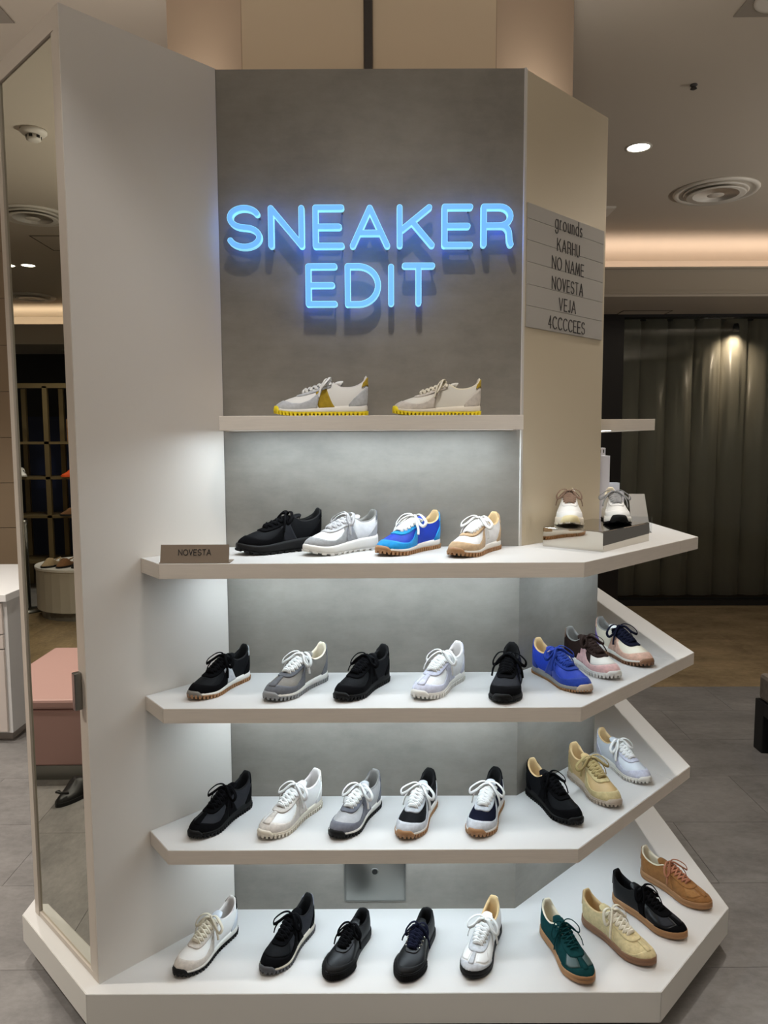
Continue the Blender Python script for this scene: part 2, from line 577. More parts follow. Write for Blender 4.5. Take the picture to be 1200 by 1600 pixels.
square_light(1.535, .826, 'square framed ceiling downlight cut by the upper right corner of the photo')
square_light(-1.613, .85, 'square framed ceiling downlight over the mirror, its corner in the upper left')
downlight(-6.20, 2.20, .06, 'right one of two bright downlights reflected in the mirror', power=45)
downlight(-6.20, 2.39, .06, 'left one of two bright downlights reflected in the mirror', power=45)
for yy, nm in ((1.80, 'right'), (2.15, 'left')):
    t = thing('downlight', nm + ' one of the small low downlights reflected under the mirror soffit', 'ceiling light', (-8.75, yy + .7, 2.82))
    MB().lathe([(.08, 0), (.1, 0), (.1, -.005), (.08, -.004)], n=24).build('trim_ring', M_WHITEPLASTIC, t)
    MB().lathe([(.08, -.001), (.002, -.002)], n=24).build('lens', M_LENS, t)
disc_fit('sprinkler', 'tiny dark sprinkler head in the middle of the right ceiling', 'sprinkler', 1.489, 1.523, [(.016, 0), (.018, -.004), (.01, -.012), (.016, -.02), (.008, -.024)], M_DARKMETAL)
sd = thing('smoke_detector', 'round smoke detector reflected near the top of the mirror', 'smoke detector', (-3.122, .77, H))
MB().lathe([(.07, 0), (.07, -.012), (.06, -.022), (.035, -.026)], n=32).build('base', M_WHITEPLASTIC, sd, True)
MB().lathe([(.035, -.024), (.038, -.05), (.028, -.056)], n=24).build('sensor_cap', M_WHITEPLASTIC, sd, True)
for k in range(6):
    a = k * math.pi / 3
    o = MB().box(-.009, .009, -.002, .002, -.044, -.03).build('slot', M_BLACK, sd)
    o.location = (.0375 * math.cos(a), .0375 * math.sin(a), 0)
    o.rotation_euler = (0, 0, a + math.pi / 2)


def hatch(x0, x1, y0, y1, z, label):
    t = thing('access_hatch', label, 'ceiling hatch', ((x0 + x1) / 2, (y0 + y1) / 2, z))
    a, b, w = (x1 - x0) / 2, (y1 - y0) / 2, .011
    fm = MB().box(-a, a, -b, -b + w, -.003, 0).box(-a, a, b - w, b, -.003, 0).box(-a, -a + w, -b + w, b - w, -.003, 0).box(a - w, a, -b + w, b - w, -.003, 0)
    fm.build('frame', mat('hatch_joint', (84, 76, 68), .7), t)
    MB().box(-a + w, a - w, -b + w, b - w, -.002, 0).build('panel', M_CEIL, t)


hatch(2.2, 2.66, 4.75, 5.0, 2.80, 'square ceiling access hatch above the dark glass wall')
hatch(-5.65, -5.18, 1.28, 1.73, H, 'square ceiling access hatch reflected in the mirror')
o = MB().box(-.11, .11, -.11, .11, -.012, 0).box(-.1, .1, -.1, .1, -.016, -.012).build('ceiling_speaker_panel', M_WHITEPLASTIC)
o.location = (1.58, 3.465, H)
tag(o, 'small square white ceiling panel peeking out beside the cream column edge', 'ceiling panel')

# ------------------------------------------------------------------ glass wall at right
gw = thing('glass_wall', 'large dark framed glass shopfront behind the display at right', 'glass wall', (0, 5.0, 0))
MB().box(1.2, 2.28, -.05, .12, 0, 2.81).build('jamb', mat('dark_jamb', (24, 18, 16), .35), gw)
MB().box(2.28, 6.5, -.05, .1, 2.775, 2.815).build('head_rail', M_BLACKFRAME, gw)
MB().box(2.28, 6.5, -.05, .1, 0, .055).build('sill_rail', M_BLACKFRAME, gw)
M_PANE = glass_mat('shop_glass', (.86, .87, .85, 1), .5, 1.45)
MB().box(2.28, 4.9, 0, .01, .055, 2.775).build('pane', M_PANE, gw)
MB().box(4.905, 6.5, 0, .01, .055, 2.775).build('pane', M_PANE, gw)
ib = MB().box(1.0, 6.5, 6.3, 6.36, 0, 2.84).build('wall_shop_back', mat('shop_back', (60, 60, 54), .8))
tag(ib, kind=S_)
bl = thing('strip_blind', 'hanging translucent grey strips behind the dark glass wall', 'blind', (0, 5.22, 0))
ms = bpy.data.materials.new('strip_film')
ms.use_nodes = True
_b = ms.node_tree.nodes['Principled BSDF']
_b.inputs['Base Color'].default_value = srgb(196, 192, 178)
_b.inputs['Roughness'].default_value = .32
sm = None
for i in range(15):
    if sm is None:
        P = np.zeros((9, 2, 3))
        for k in range(9):
            u = k / 8 - .5
            P[k, :, 0] = u * .27
            P[k, :, 1] = .06 * (4 * u * u - 1) + .008 * math.sin(u * 30)
            P[k, 0, 2], P[k, 1, 2] = .06, 2.80
        o = MB().grid(P).build('strip', ms, bl, True)
        sl_ = o.modifiers.new('thick', 'SOLIDIFY')
        sl_.thickness = .004
        sm = o.data
    else:
        o = bpy.data.objects.new('strip', sm)
        o.parent = bl
        COL.objects.link(o)
        sl_ = o.modifiers.new('thick', 'SOLIDIFY')
        sl_.thickness = .004
    o.location = (2.40 + .262 * i, 0, 0)
hr = MB().box(2.2, 6.2, -.03, .03, 2.775, 2.80).build('head_rail', M_BLACKFRAME, bl)
# lamp added in the gap between glass and strips, standing in for reflected spots
for lx, pw, lab in ((3.40, 5.0, 'added lamp making the bright spot on the strips behind the dark glass wall'),):
    wlm = thing('added_strip_lamp', lab, 'lamp', (lx, 5.085, 2.70))
    MB().lathe([(.02, .03), (.03, 0), (.03, -.04), (.026, -.04)], n=20).build('housing', M_BLACKFRAME, wlm, True)
    MB().lathe([(.025, -.038), (.002, -.0385)], n=20).build('lens', M_LENS, wlm)
    light('SPOT', 'lamp', (0, 0, -.05), pw, (1.0, .80, .6), (0, .12, -.6), wlm, spot_size=2.4, spot_blend=1.0, shadow_soft_size=.03)

# ------------------------------------------------------------------ bench at right edge
bn = thing('bench', 'black framed bench with grey upholstered seat at the right edge', 'bench', (1.938, 1.02, 0))
lm = None
for x in (0, .52):
    for y in (0, .47):
        o = MB().box(0, .055, 0, .085, 0, .265).build('leg', M_BLACK, bn, bevel=.003)
        o.location = (x, y, 0)
MB().box(.055, .52, 0, .05, .20, .265).box(.055, .52, .505, .555, .20, .265).box(0, .05, .085, .47, .20, .265).box(.525, .575, .085, .47, .20, .265).build('frame', M_BLACK, bn)
MB().box(.010, .565, .010, .548, .265, .405).build('cushion', mat('bench_fabric', (118, 108, 98), .9, 'fabric'), bn, bevel=.02)

# ------------------------------------------------------------------ counter at left edge
ct = thing('counter', 'white topped counter with pale drawers at the left edge', 'counter', (-2.0, 1.67, 0))
MB().box(-1.2, .0, .0, .95, .055, .775).build('body', mat('counter_side', (214, 214, 214), .5), ct)
MB().box(-1.2, -.03, .05, .9, 0, .055).build('plinth', mat('counter_base', (170, 164, 158), .6), ct)
MB().box(-1.215, .012, -.03, .965, .775, .815).build('worktop', mat('counter_top', (240, 240, 240), .35), ct, bevel=.003)
md = mat('counter_front', (206, 196, 190), .5)
d1 = MB().box(-.60, -.02, -.018, 0, .60, .765).build('drawer', md, ct, bevel=.002)
d1 = MB().box(-.60, -.02, -.018, 0, .52, .592).build('drawer', md, ct, bevel=.002)
d1 = MB().box(-.60, -.02, -.018, 0, .065, .512).build('door', md, ct, bevel=.002)

# ------------------------------------------------------------------ display unit: plinth, cladding, wing, shelves
ZP = .1468
poly = [(-1.127, -.02), (-.795, -.357), (.730, -.357), (1.073, 0.0), (1.073, 1.5), (.73, 1.85), (-.795, 1.85), (-1.127, 1.5)]
pb = thing('display_platform', 'wide white octagonal display platform under the lowest row of shoes', 'platform', (0, 0, 0))
MB().prism(poly, .060, ZP).build('deck', M_WHITE, pb, bevel=.0015)
ins = lambda p, k: (-.027 + (p[0] + .027) * k, .745 + (p[1] - .745) * k)
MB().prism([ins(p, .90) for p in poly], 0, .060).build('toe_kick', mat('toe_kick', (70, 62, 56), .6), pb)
edge = poly + [poly[0]]
for i in (0, 1, 2, 3):
    a, b = np.array(edge[i]), np.array(edge[i + 1])
    t = (b - a) / np.linalg.norm(b - a)
    n = np.array((t[1], -t[0]))
    q = MB()
    o0 = a + n * .0004
    q.obox((o0[0], o0[1], .0605), (t[0], t[1], 0), (n[0], n[1], 0), (0, 0, 1), np.linalg.norm(b - a) - .001, .001, ZP - .0605 - .0008)
    q.build('edge_band', mat('platform_edge', (228, 226, 220), .5), pb)

PX0, PX1 = -.4740, .4055
RC = np.array((.7340, .3200))
body = thing('display_column', 'tall column clad with grey plaster and cream panels behind the shelves', 'display column', (0, 0, 0))
MB().prism([(PX0, .02), (PX1 - .004, .02), (RC[0] - .006, RC[1] + .02), (RC[0] - .006, 1.2), (-.70, 1.2), (-.70, .35), (-.55, .02)], ZP, 2.645).build('core', M_WING, body)
# lower part (under shelf 2) grey plaster on both faces, upper: front plaster, cream corner panel
MB().box(PX0, PX1, 0, .022, ZP, 2.650).build('front_panel', M_PLASTER, body)
tr = np.array((RC[0] - PX1, RC[1]))
LR = np.linalg.norm(tr)
tr /= LR
nr = np.array((tr[1], -tr[0]))


def rpanel(mb, s0, s1, z0, z1, out=0.0, th=.02):
    o_ = np.array((PX1, 0)) + tr * s0 + nr * out
    return mb.obox((o_[0], o_[1], z0), (tr[0], tr[1], 0), (-nr[0], -nr[1], 0), (0, 0, 1), s1 - s0, th, z1 - z0)


rpanel(MB(), 0.0002, LR, ZP, 1.26).build('corner_panel', mat('grey_plaster', (140, 136, 129), .5, 'plaster'), body)
rpanel(MB(), 0.002, LR, 1.262, 2.648).build('corner_panel', M_CREAM, body)
rpanel(MB(), -.003, .006, 1.262, 2.651, .002, .01).build('corner_trim', mat('corner_trim', (216, 212, 206), .4), body)
MB().box(PX0, PX0 + .003, -.002, 0, ZP, 2.650).build('corner_trim', M_DARKMETAL, body)
MB().box(RC[0] - .02, RC[0], RC[1] + .002, 1.2, ZP, 2.648).build('side_panel', M_CREAM, body)

# wing with the mirror
W0, W1 = np.array((PX0, 0.0)), np.array((-.7775, -.3190))
tw = (W1 - W0) / np.linalg.norm(W1 - W0)
nm = np.array((-tw[1], tw[0]))           # towards the back left
nm = nm if nm[0] < 0 else -nm
W2 = W1 + np.array((-.3145, .3090))
W3 = W0 + (W2 - W1)
wing = thing('mirror_wing', 'tall pale wing cabinet left of the sneakers with a mirror on its outer face', 'display wing', (0, 0, 0))
_bk = lambda p, k: tuple(p - tw * k)
MB().prism([_bk(W0, .004), _bk(W1, .0135), _bk(W2, .0135), tuple(W3)], ZP, 2.650).build('carcass', M_WING, wing)
nf = -nm


def wbox(mb, s0, s1, z0, z1, o0, o1):
    q = W0 + tw * s0 + nf * o0
    return mb.obox((q[0], q[1], z0), (tw[0], tw[1], 0), (nf[0], nf[1], 0), (0, 0, 1), s1 - s0, o1 - o0, z1 - z0)


LW = np.linalg.norm(W1 - W0)
wbox(MB(), 0, LW - .0005, ZP, 2.651, .0, .004).build('side_panel', M_WING, wing)
mt_ = (W2 - W1) / np.linalg.norm(W2 - W1)
LM = np.linalg.norm(W2 - W1)
mo = tw                                   # outward of the mirror face (towards front left)


def mbox(mb, s0, s1, z0, z1, o0, o1):
    q = W1 + mt_ * s0 + mo * o0
    return mb.obox((q[0], q[1], z0), (mt_[0], mt_[1], 0), (mo[0], mo[1], 0), (0, 0, 1), s1 - s0, o1 - o0, z1 - z0)


M_FR = mat('mirror_frame', (204, 194, 182), .45)
mw = mbox(MB(), .049, LM - .032, ZP + .018, 2.60, -.010, -.006).build('mirror', M_MIRROR, wing)
mbox(MB(), 0, .030, ZP + .001, 2.651, -.012, 0).build('frame_stile', M_FR, wing)
mbox(MB(), .031, .0475, ZP + .017, 2.601, -.012, -.002).build('inner_stile', M_FR, wing)
mbox(MB(), LM - .030, LM, ZP + .001, 2.651, -.012, 0).build('frame_stile', M_FR, wing)
mbox(MB(), .031, LM - .03, 2.602, 2.651, -.012, -.001).build('frame_rail', M_FR, wing)
mbox(MB(), .031, LM - .03, ZP + .001, ZP + .016, -.012, -.001).build('frame_rail', M_FR, wing)
mbox(MB(), .030, LM - .030, ZP + .002, 2.65, -.0125, -.0115).build('backing', M_BLACK, wing)
mbox(MB(), .022, .040, .905, 1.005, .0005, .020).build('pull_handle', M_STEEL, wing, bevel=.002)

# shelves
SH = {2: 1.2914, 3: .9065, 4: .5160}
TH = .040


def led(parent, x0, y0, x1, y1, z, power):
    a, b = np.array((x0, y0)), np.array((x1, y1))
    t = (b - a) / np.linalg.norm(b - a)
    n = np.array((-t[1], t[0]))
    L = np.linalg.norm(b - a)
    q = a - n * .006
    MB().obox((q[0], q[1], z - .0012), (t[0], t[1], 0), (n[0], n[1], 0), (0, 0, 1), L, .012, .0010).build('led_strip', M_LED, parent)
    c = (a + b) / 2
    l = light('AREA', 'led_light', (c[0], c[1], z - .003), power, COOL, None, parent, shape='RECTANGLE', size=L, size_y=.012)
    l.rotation_euler = (math.radians(8), 0, math.atan2(t[1], t[0]))   # tilted towards the wall like a corner profile


names = {2: 'upper', 3: 'middle', 4: 'lower'}
for k, z in SH.items():
    wl_ = W0 + tw * .276 + nf * .0045
    pl = [(PX0 + .006, -.001), (wl_[0] + .001, wl_[1]), (-.581, -.305), (.516, -.305), (1.022, .200), (1.022, 1.4), (RC[0] + .001, 1.4), (RC[0] + .001, RC[1]), (PX1 + .001, -.001)]
    t = thing('display_shelf', {2: 'white wrap-around shelf highest of the three deep ones, holding the name sign and riser', 3: 'white wrap-around shelf at mid height holding eight sneakers', 4: 'white wrap-around shelf just above the bottom platform'}[k], 'shelf', (0, 0, 0), 0, 'deep wrap-around shelves')
    sx, sy, gp = .925, .104, .0005      # seam between the front board and the side board
    MB().prism(pl[:4] + [(sx - gp, sy - gp), (RC[0] + .001 - gp, RC[1] - gp), pl[8]], z - TH, z).build('board', M_WHITE, t, bevel=.0008)
    MB().prism([(sx + gp, sy + gp), pl[4], pl[5], pl[6], (RC[0] + .001, RC[1] + gp)], z - TH, z).build('board', M_WHITE, t, bevel=.0008)
    for i in (1, 2, 3, 4):
        a, b = np.array(pl[i]), np.array(pl[i + 1])
        tt = (b - a) / np.linalg.norm(b - a)
        n = np.array((tt[1], -tt[0]))
        o0 = a + n * .0003
        ln = np.linalg.norm(b - a)
        ends = [(0, ln - .0006)] if i != 3 else [(0, math.hypot(sx - a[0], sy - a[1]) - .0004), (math.hypot(sx - a[0], sy - a[1]) + .0004, ln - .0006)]
        for q0, q1 in ends:
            MB().obox((o0[0] + tt[0] * q0, o0[1] + tt[1] * q0, z - TH + .0005), (tt[0], tt[1], 0), (n[0], n[1], 0), (0, 0, 1), q1 - q0, .001, TH - .0015).build('edge_band', M_EDGE, t)
    led(t, PX0 + .02, -.125, PX1 + .02, -.125, z - TH, 2.6)
    p0_, p1_ = np.array((PX1, 0)) + nr * .125 + tr * .07, np.array((PX1, 0)) + nr * .125 + tr * (LR - .03)
    led(t, p0_[0], p0_[1], p1_[0], p1_[1], z - TH, .8)

t = thing('display_shelf', 'short straight white shelf on the plaster panel under the blue sign', 'shelf', (0, 0, 0))
MB().box(-.449, .382, -.160, -.001, 1.6348, 1.6747).build('board', mat('edge_laminate', (226, 218, 208), .5, 'laminate'), t, bevel=.001)
led(t, -.43, -.125, .36, -.125, 1.6348, 2.7)
MB().box(-.435, .365, -.140, -.138, 1.6312, 1.6346).build('glare_lip', M_WHITEPLASTIC, t)  # lip added to hide the bright strip from the camera
t = thing('display_shelf', 'short shelf jutting out behind the cream column on the right', 'shelf', (0, 0, 0))
MB().box(RC[0], .962, .45, 1.15, 1.641, 1.680).build('board', mat('edge_laminate', (226, 218, 208), .5, 'laminate'), t, bevel=.001)
led(t, RC[0] + .075, .48, RC[0] + .075, 1.1, 1.641, 1.0)

# steel socket cover
sp = thing('socket_cover', 'brushed steel cover plate with one black hole low on the plaster panel', 'cover plate', (-.033, 0, .24))
MB().box(-.096, .096, -.003, 0, -.066, .066).build('frame', mat('plate_rim', (120, 120, 116), .35, metal=.9), sp, bevel=.001)
MB().box(-.090, .092, -.006, -.003, -.060, .062).build('plate', M_STEEL, sp, bevel=.001)
o = MB().lathe([(.010, 0), (.012, .001), (.011, .0025)], n=20).build('hole_rim', M_STEEL, sp)
o.location = (.0, -.006, .034)
o.rotation_euler = (math.pi / 2, 0, 0)
o = MB().lathe([(.0085, 0), (.0085, .0032)], n=20).build('hole', M_BLACK, sp)
o.location = (.0, -.006, .034)
o.rotation_euler = (math.pi / 2, 0, 0)

# ------------------------------------------------------------------ neon letters
M_NEON = mat('blue_acrylic_face', (120, 190, 255), .4, emit=(98, 168, 240), estr=.76)
M_NEONB = mat('blue_glow_back', (120, 170, 255), .4, emit=(84, 132, 255), estr=3.2)
M_NEONS = mat('cyan_acrylic_rim', (170, 230, 245), .3, emit=(140, 218, 236), estr=.9)
LT = [('S', -.439, -.339, 2.142, 2.264, 'glowing blue letter S at the start of the word SNEAKER'),
      ('N', -.322, -.220, 2.145, 2.263, 'glowing blue letter N in the word SNEAKER'),
      ('E', -.197, -.108, 2.144, 2.264, 'glowing blue letter E between N and A in the word SNEAKER'),
      ('A', -.093, .020, 2.144, 2.263, 'glowing blue letter A in the word SNEAKER'),
      ('K', .039, .143, 2.145, 2.264, 'glowing blue letter K in the word SNEAKER'),
      ('E', .165, .253, 2.145, 2.265, 'glowing blue letter E between K and R in the word SNEAKER'),
      ('R', .275, .367, 2.146, 2.265, 'glowing blue letter R at the end of the word SNEAKER'),
      ('E', -.219, -.129, 1.984, 2.104, 'glowing blue letter E at the start of the word EDIT'),
      ('D', -.108, -.006, 1.983, 2.104, 'glowing blue letter D in the word EDIT'),
      ('I', .0145, .0295, 1.985, 2.102, 'glowing blue letter I in the word EDIT'),
      ('T', .053, .147, 1.986, 2.105, 'glowing blue letter T at the end of the word EDIT')]
SW = .0164
for ch, x0, x1, z0, z1, lab in LT:
    gw_, st = GLYPH[ch]
    w_, h_ = (x1 - x0 - SW), (z1 - z0 - SW)
    S = [[((px / gw_ if gw_ else 0) * w_ + SW / 2, pz * h_ + SW / 2) for px, pz in s] for s in st]
    t = thing('sign_letter', lab, 'sign letter', (x0, 0, z0), 0, 'letters of the blue wall sign')
    b1 = MB()
    stroke_mesh(b1, S, SW, -.054, -.036)
    b1.build('rim', M_NEONS, t)
    b2 = MB()
    stroke_mesh(b2, S, SW - .0028, -.0555, -.0535)
    b2.build('face', M_NEON, t)
    b3 = MB()
    stroke_mesh(b3, S, SW - .005, -.036, -.031)
    b3.build('glow_back', M_NEONB, t)
    for s in (S[0][0], S[0][-1]):
        MB().lathe([(.0025, 0), (.0025, .033)], n=8).build('standoff', M_STEEL, t)
        so = t.children[-1] if False else bpy.context.scene.collection.objects[-1]
        so.location = (s[0], -.001, s[1])
        so.rotation_euler = (math.pi / 2, 0, 0)

# ------------------------------------------------------------------ name plates on the cream panel
zb = [2.288, 2.2445, 2.184, 2.1226, 2.059, 1.998, 1.936]
WD = [('grounds', .150, .042, -.006), ('KARHU', .125, .036, 0), ('NO NAME', .178, .036, 0), ('NOVESTA', .175, .036, 0), ('VEJA', .094, .036, 0), ('4CCCCEES', .206, .036, 0)]
zt = [2.256, 2.197, 2.141, 2.081, 2.022, 1.963]
ang = math.atan2(tr[1], tr[0])
for i, (w, wid, cap, dz) in enumerate(WD):
    c = np.array((PX1, 0)) + tr * .2285 + nr * .0
    t = thing('name_plate', 'pale grey name plate on the cream panel reading ' + w, 'name plate', (c[0], c[1], zb[i + 1]), ang, 'stacked name plates on the cream panel')
    pl_ = MB().box(-.2155, .2155, -.003, 0, .0006, zb[i] - zb[i + 1] - .0006).build('plate', M_PLATE, t)
    b1 = MB()
    sts = [[(x + .003, z + (zt[i] - zb[i + 1]) - cap * (.32 if i == 0 else .5)) for x, z in s] for s in word_strokes(w, cap, wid, .36)]
    stroke_mesh(b1, sts, .0030, -.0040, -.003)
    b1.build('lettering', M_TEXT, pl_)

# bronze sign on the shelf
ns = thing('brand_sign', 'small bronze angled sign reading NOVESTA at the left end of the shelf', 'sign', (-.492, -.2965, SH[2]))
pr = MB()
pr.add([(-.089, 0, 0), (.089, 0, 0), (.089, .012, .047), (-.089, .012, .047), (-.089, .004, 0), (.089, .004, 0), (.089, .015, .046), (-.089, .015, .046)],
       [(0, 1, 2, 3), (5, 4, 7, 6), (0, 3, 7, 4), (1, 5, 6, 2), (3, 2, 6, 7), (0, 4, 5, 1)])
pl_ = pr.build('plate', M_BRONZE, ns)
MB().box(-.091, .0925, -.004, .05, 0.0004, .002).build('base', M_BRONZE, ns)
b1 = MB()
stroke_mesh(b1, [[(x, z) for x, z in s] for s in word_strokes('NOVESTA', .0145, .084, .3)], .0016, -.0006, .0002)
o = b1.build('lettering', M_TEXT, pl_)
o.location = (0, .0046, .0205)
o.rotation_euler = (-math.atan2(.012, .047), 0, 0)

# mirror riser on the shelf at right
rz_ = ang
RX, RY = .615, -.134
e1 = np.array((.318 - .0, .305)); e1 = np.array((.230, .255)); e1 /= np.linalg.norm(e1)
e2 = np.array((-e1[1], e1[0]))
rs = thing('mirror_riser', 'low polished steel riser box carrying two white sneakers', 'riser', (RX, RY, SH[2]))
MB().obox((0, 0, 0), (e1[0], e1[1], 0), (e2[0], e2[1], 0), (0, 0, 1), .318, .192, .0575).build('box', M_CHROME, rs, bevel=.0012)
MB().obox((.004 * (e1[0] + e2[0]), .004 * (e1[1] + e2[1]), .0576), (e1[0], e1[1], 0), (e2[0], e2[1], 0), (0, 0, 1), .310, .184, .0008).build('top', mat('riser_top', (176, 172, 166), .10, metal=1.0), rs)
RZ = SH[2] + .0586

# white boxes, card holder behind the riser
MB_w = mat('white_carton', (226, 226, 236), .5)
t = thing('carton', 'white carton pressed against the cream column edge, in front of the printed one', 'box', (.740, .345, SH[2]))
MB().box(0, .034, 0, .04, 0, .262).build('box', MB_w, t, bevel=.001)
MB().box(.004, .03, -.0006, 0, .02, .24).build('front_panel', MB_w, t)
t = thing('carton', 'tallest white carton with a printed top, half hidden by the cream column edge', 'box', (.737, .395, SH[2]))
MB().box(0, .036, 0, .04, 0, .288).build('box', MB_w, t, bevel=.001)
b1 = MB()
stroke_mesh(b1, [[(.018, .272), (.018, .281)], [(.029, .272), (.029, .281)]], .003, -.0008, 0)
b1.build('print', M_TEXT, t)
M_ACR = glass_mat('acrylic', (.93, .94, .95, 1), .8, 1.45)
t = thing('card_holder', 'clear acrylic holder with a tilted white card beside the grey-laced sneaker', 'card holder', (.880, .33, SH[2]), math.radians(-12))
MB().add([(-.028, 0, .001), (.032, 0, .001), (.012, .02, .130), (-.040, .02, .130), (-.028, .002, .001), (.032, .002, .001), (.012, .022, .130), (-.040, .022, .130)], [(0, 1, 2, 3), (5, 4, 7, 6), (0, 3, 7, 4), (1, 5, 6, 2), (3, 2, 6, 7), (0, 4, 5, 1)]).build('card', mat('white_card', (218, 216, 212), .6), t)
MB().box(-.055, .035, -.012, -.010, .001, .055).box(-.055, .035, -.012, .03, 0, .0015).build('holder', M_ACR, t)
t = tag(MB().box(0, .03, 0, .02, 0, .128).box(.002, .028, -.001, 0, .004, .124).build('carton', MB_w, bevel=.001), 'small white carton just behind the heel of the grey-laced sneaker', 'box')
t.location = (.846, .5, SH[2])
t = tag(MB().box(0, .045, 0, .03, 0, .155).box(.003, .042, -.001, 0, .005, .15).build('carton', MB_w, bevel=.001), 'white carton peeking over the grey-laced sneaker', 'box')
t.location = (.845, .6, SH[2])

# ------------------------------------------------------------------ sneakers
TK = [0, .05, .10, .16, .22, .27, .32, .37, .42, .455, .48, .50]
LAT = [(.018, 0, .006, 0, .405), (.034, .064, .014, .044, .398), (.10, .106, .052, .076, .345), (.21, .113, .150, .092, .296), (.33, .110, .275, .088, .292), (.43, .112, .375, .070, .345),
       (.54, .128, .45, .058, .328), (.65, .150, .525, .051, .296), (.76, .156, .60, .045, .262), (.865, .122, .645, .034, .246), (.94, .070, .664, .017, .240), (.985, -.018, .668, .0, .239)]
MED = [(.018, 0, .006, 0, .405), (.034, .062, .014, .044, .398), (.10, .102, .052, .076, .345), (.21, .104, .150, .092, .296), (.33, .093, .275, .088, .292), (.43, .093, .375, .070, .345),
       (.54, .110, .45, .058, .328), (.65, .138, .525, .051, .296), (.755, .152, .60, .045, .262), (.865, .132, .645, .034, .246), (.945, .086, .664, .017, .240), (.985, .018, .668, .0, .239)]


def pspline(kx, kv, q):
    kx, kv, q = np.array(kx, float), np.array(kv, float), np.mod(np.array(q, float), 1.0)
    n = len(kx)
    X = np.concatenate([[kx[-1] - 1], kx, [kx[0] + 1, kx[1] + 1]])
    V = np.concatenate([kv[-1:], kv, kv[:2]])
    m = np.zeros_like(V)
    m[1:-1] = (V[2:] - V[:-2]) / (X[2:] - X[:-2])[:, None]
    m[0], m[-1] = m[n], m[2]
    i = np.clip(np.searchsorted(X, q, side='right') - 1, 1, n)
    h = (X[i + 1] - X[i])
    t = ((q - X[i]) / h)[:, None]
    h = h[:, None]
    return (2 * t**3 - 3 * t**2 + 1) * V[i] + (t**3 - 2 * t**2 + t) * h * m[i] + (-2 * t**3 + 3 * t**2) * V[i + 1] + (t**3 - t**2) * h * m[i + 1]


class Last:
    """geometry of one shoe, length 1: surface S(theta, t) between feather line and topline"""

    def __init__(s, sole, spring=.05, tz=1.0, toplift=0.0, wide=1.0, tabz=0.0, toe=.35):
        kx = TK + [1 - k for k in TK[-2:0:-1]]
        kv = [(a, b * wide, c, d, e) for a, b, c, d, e in LAT]
        kv += [(a, -b * wide, c, -d, e) for a, b, c, d, e in MED[-2:0:-1]]
        kv = np.array(kv)
        kv[:, 4] = kv[:, 4] * tz + toplift
        for i, k in enumerate(kx):
            d = min(k, 1 - k)
            if d < .06:
                kv[i, 4] += tabz
        s.kx, s.kv = kx, kv
        s.sx, s.sz = zip(*sole)
        s.spring = spring
        s.toe = toe

    def zs(s, x):
        return np.interp(x, s.sx, s.sz)

    def spr(s, x):
        return s.spring * np.clip((x - .70) / .28, 0, None)**2 + .018 * np.clip((.10 - x) / .10, 0, None)**2

    def feather(s, th):
        k = pspline(s.kx, s.kv, th)
        e = 1e-3
        d = pspline(s.kx, s.kv, np.array(th) + e)[:, :2] - pspline(s.kx, s.kv, np.array(th) - e)[:, :2]
        d /= np.linalg.norm(d, axis=1)[:, None] + 1e-9
        return k, np.stack([-d[:, 1], d[:, 0]], 1)

    def raw(s, th, t):
        k, o = s.feather(th)
        t = np.array(t, float)[:, None]
        A = np.stack([k[:, 0], k[:, 1], s.zs(k[:, 0]) + s.spr(k[:, 0])], 1)
        B = k[:, 2:5]
        Hh = (B - A)[:, 2:3]
        d = (A - B).copy()
        d[:, 2] = 0
        o3 = np.concatenate([o, np.zeros((len(o), 1))], 1)
        z = np.array([[0, 0, 1.0]])
        C1 = A + o3 * .016 + z * s.toe * Hh
        C2 = B + d * .52 + o3 * .006 - z * .30 * Hh
        return (1 - t)**3 * A + 3 * (1 - t)**2 * t * C1 + 3 * (1 - t) * t**2 * C2 + t**3 * B

    def S(s, th, t, off=0.0):
        th, t = np.array(th, float).ravel(), np.array(t, float).ravel()
        e = 2e-3
        P = s.raw(th, t)
        du = s.raw(th + e, t) - s.raw(th - e, t)
        t0, t1 = np.clip(t - .02, 0, 1), np.clip(t + .02, 0, 1)
        dv = s.raw(th, t1) - s.raw(th, t0)
        N = np.cross(dv, du)
        N /= np.linalg.norm(N, axis=1)[:, None] + 1e-9
        s.N = N
        return P + N * (np.array(off, float).reshape(-1, 1) if np.ndim(off) else off)


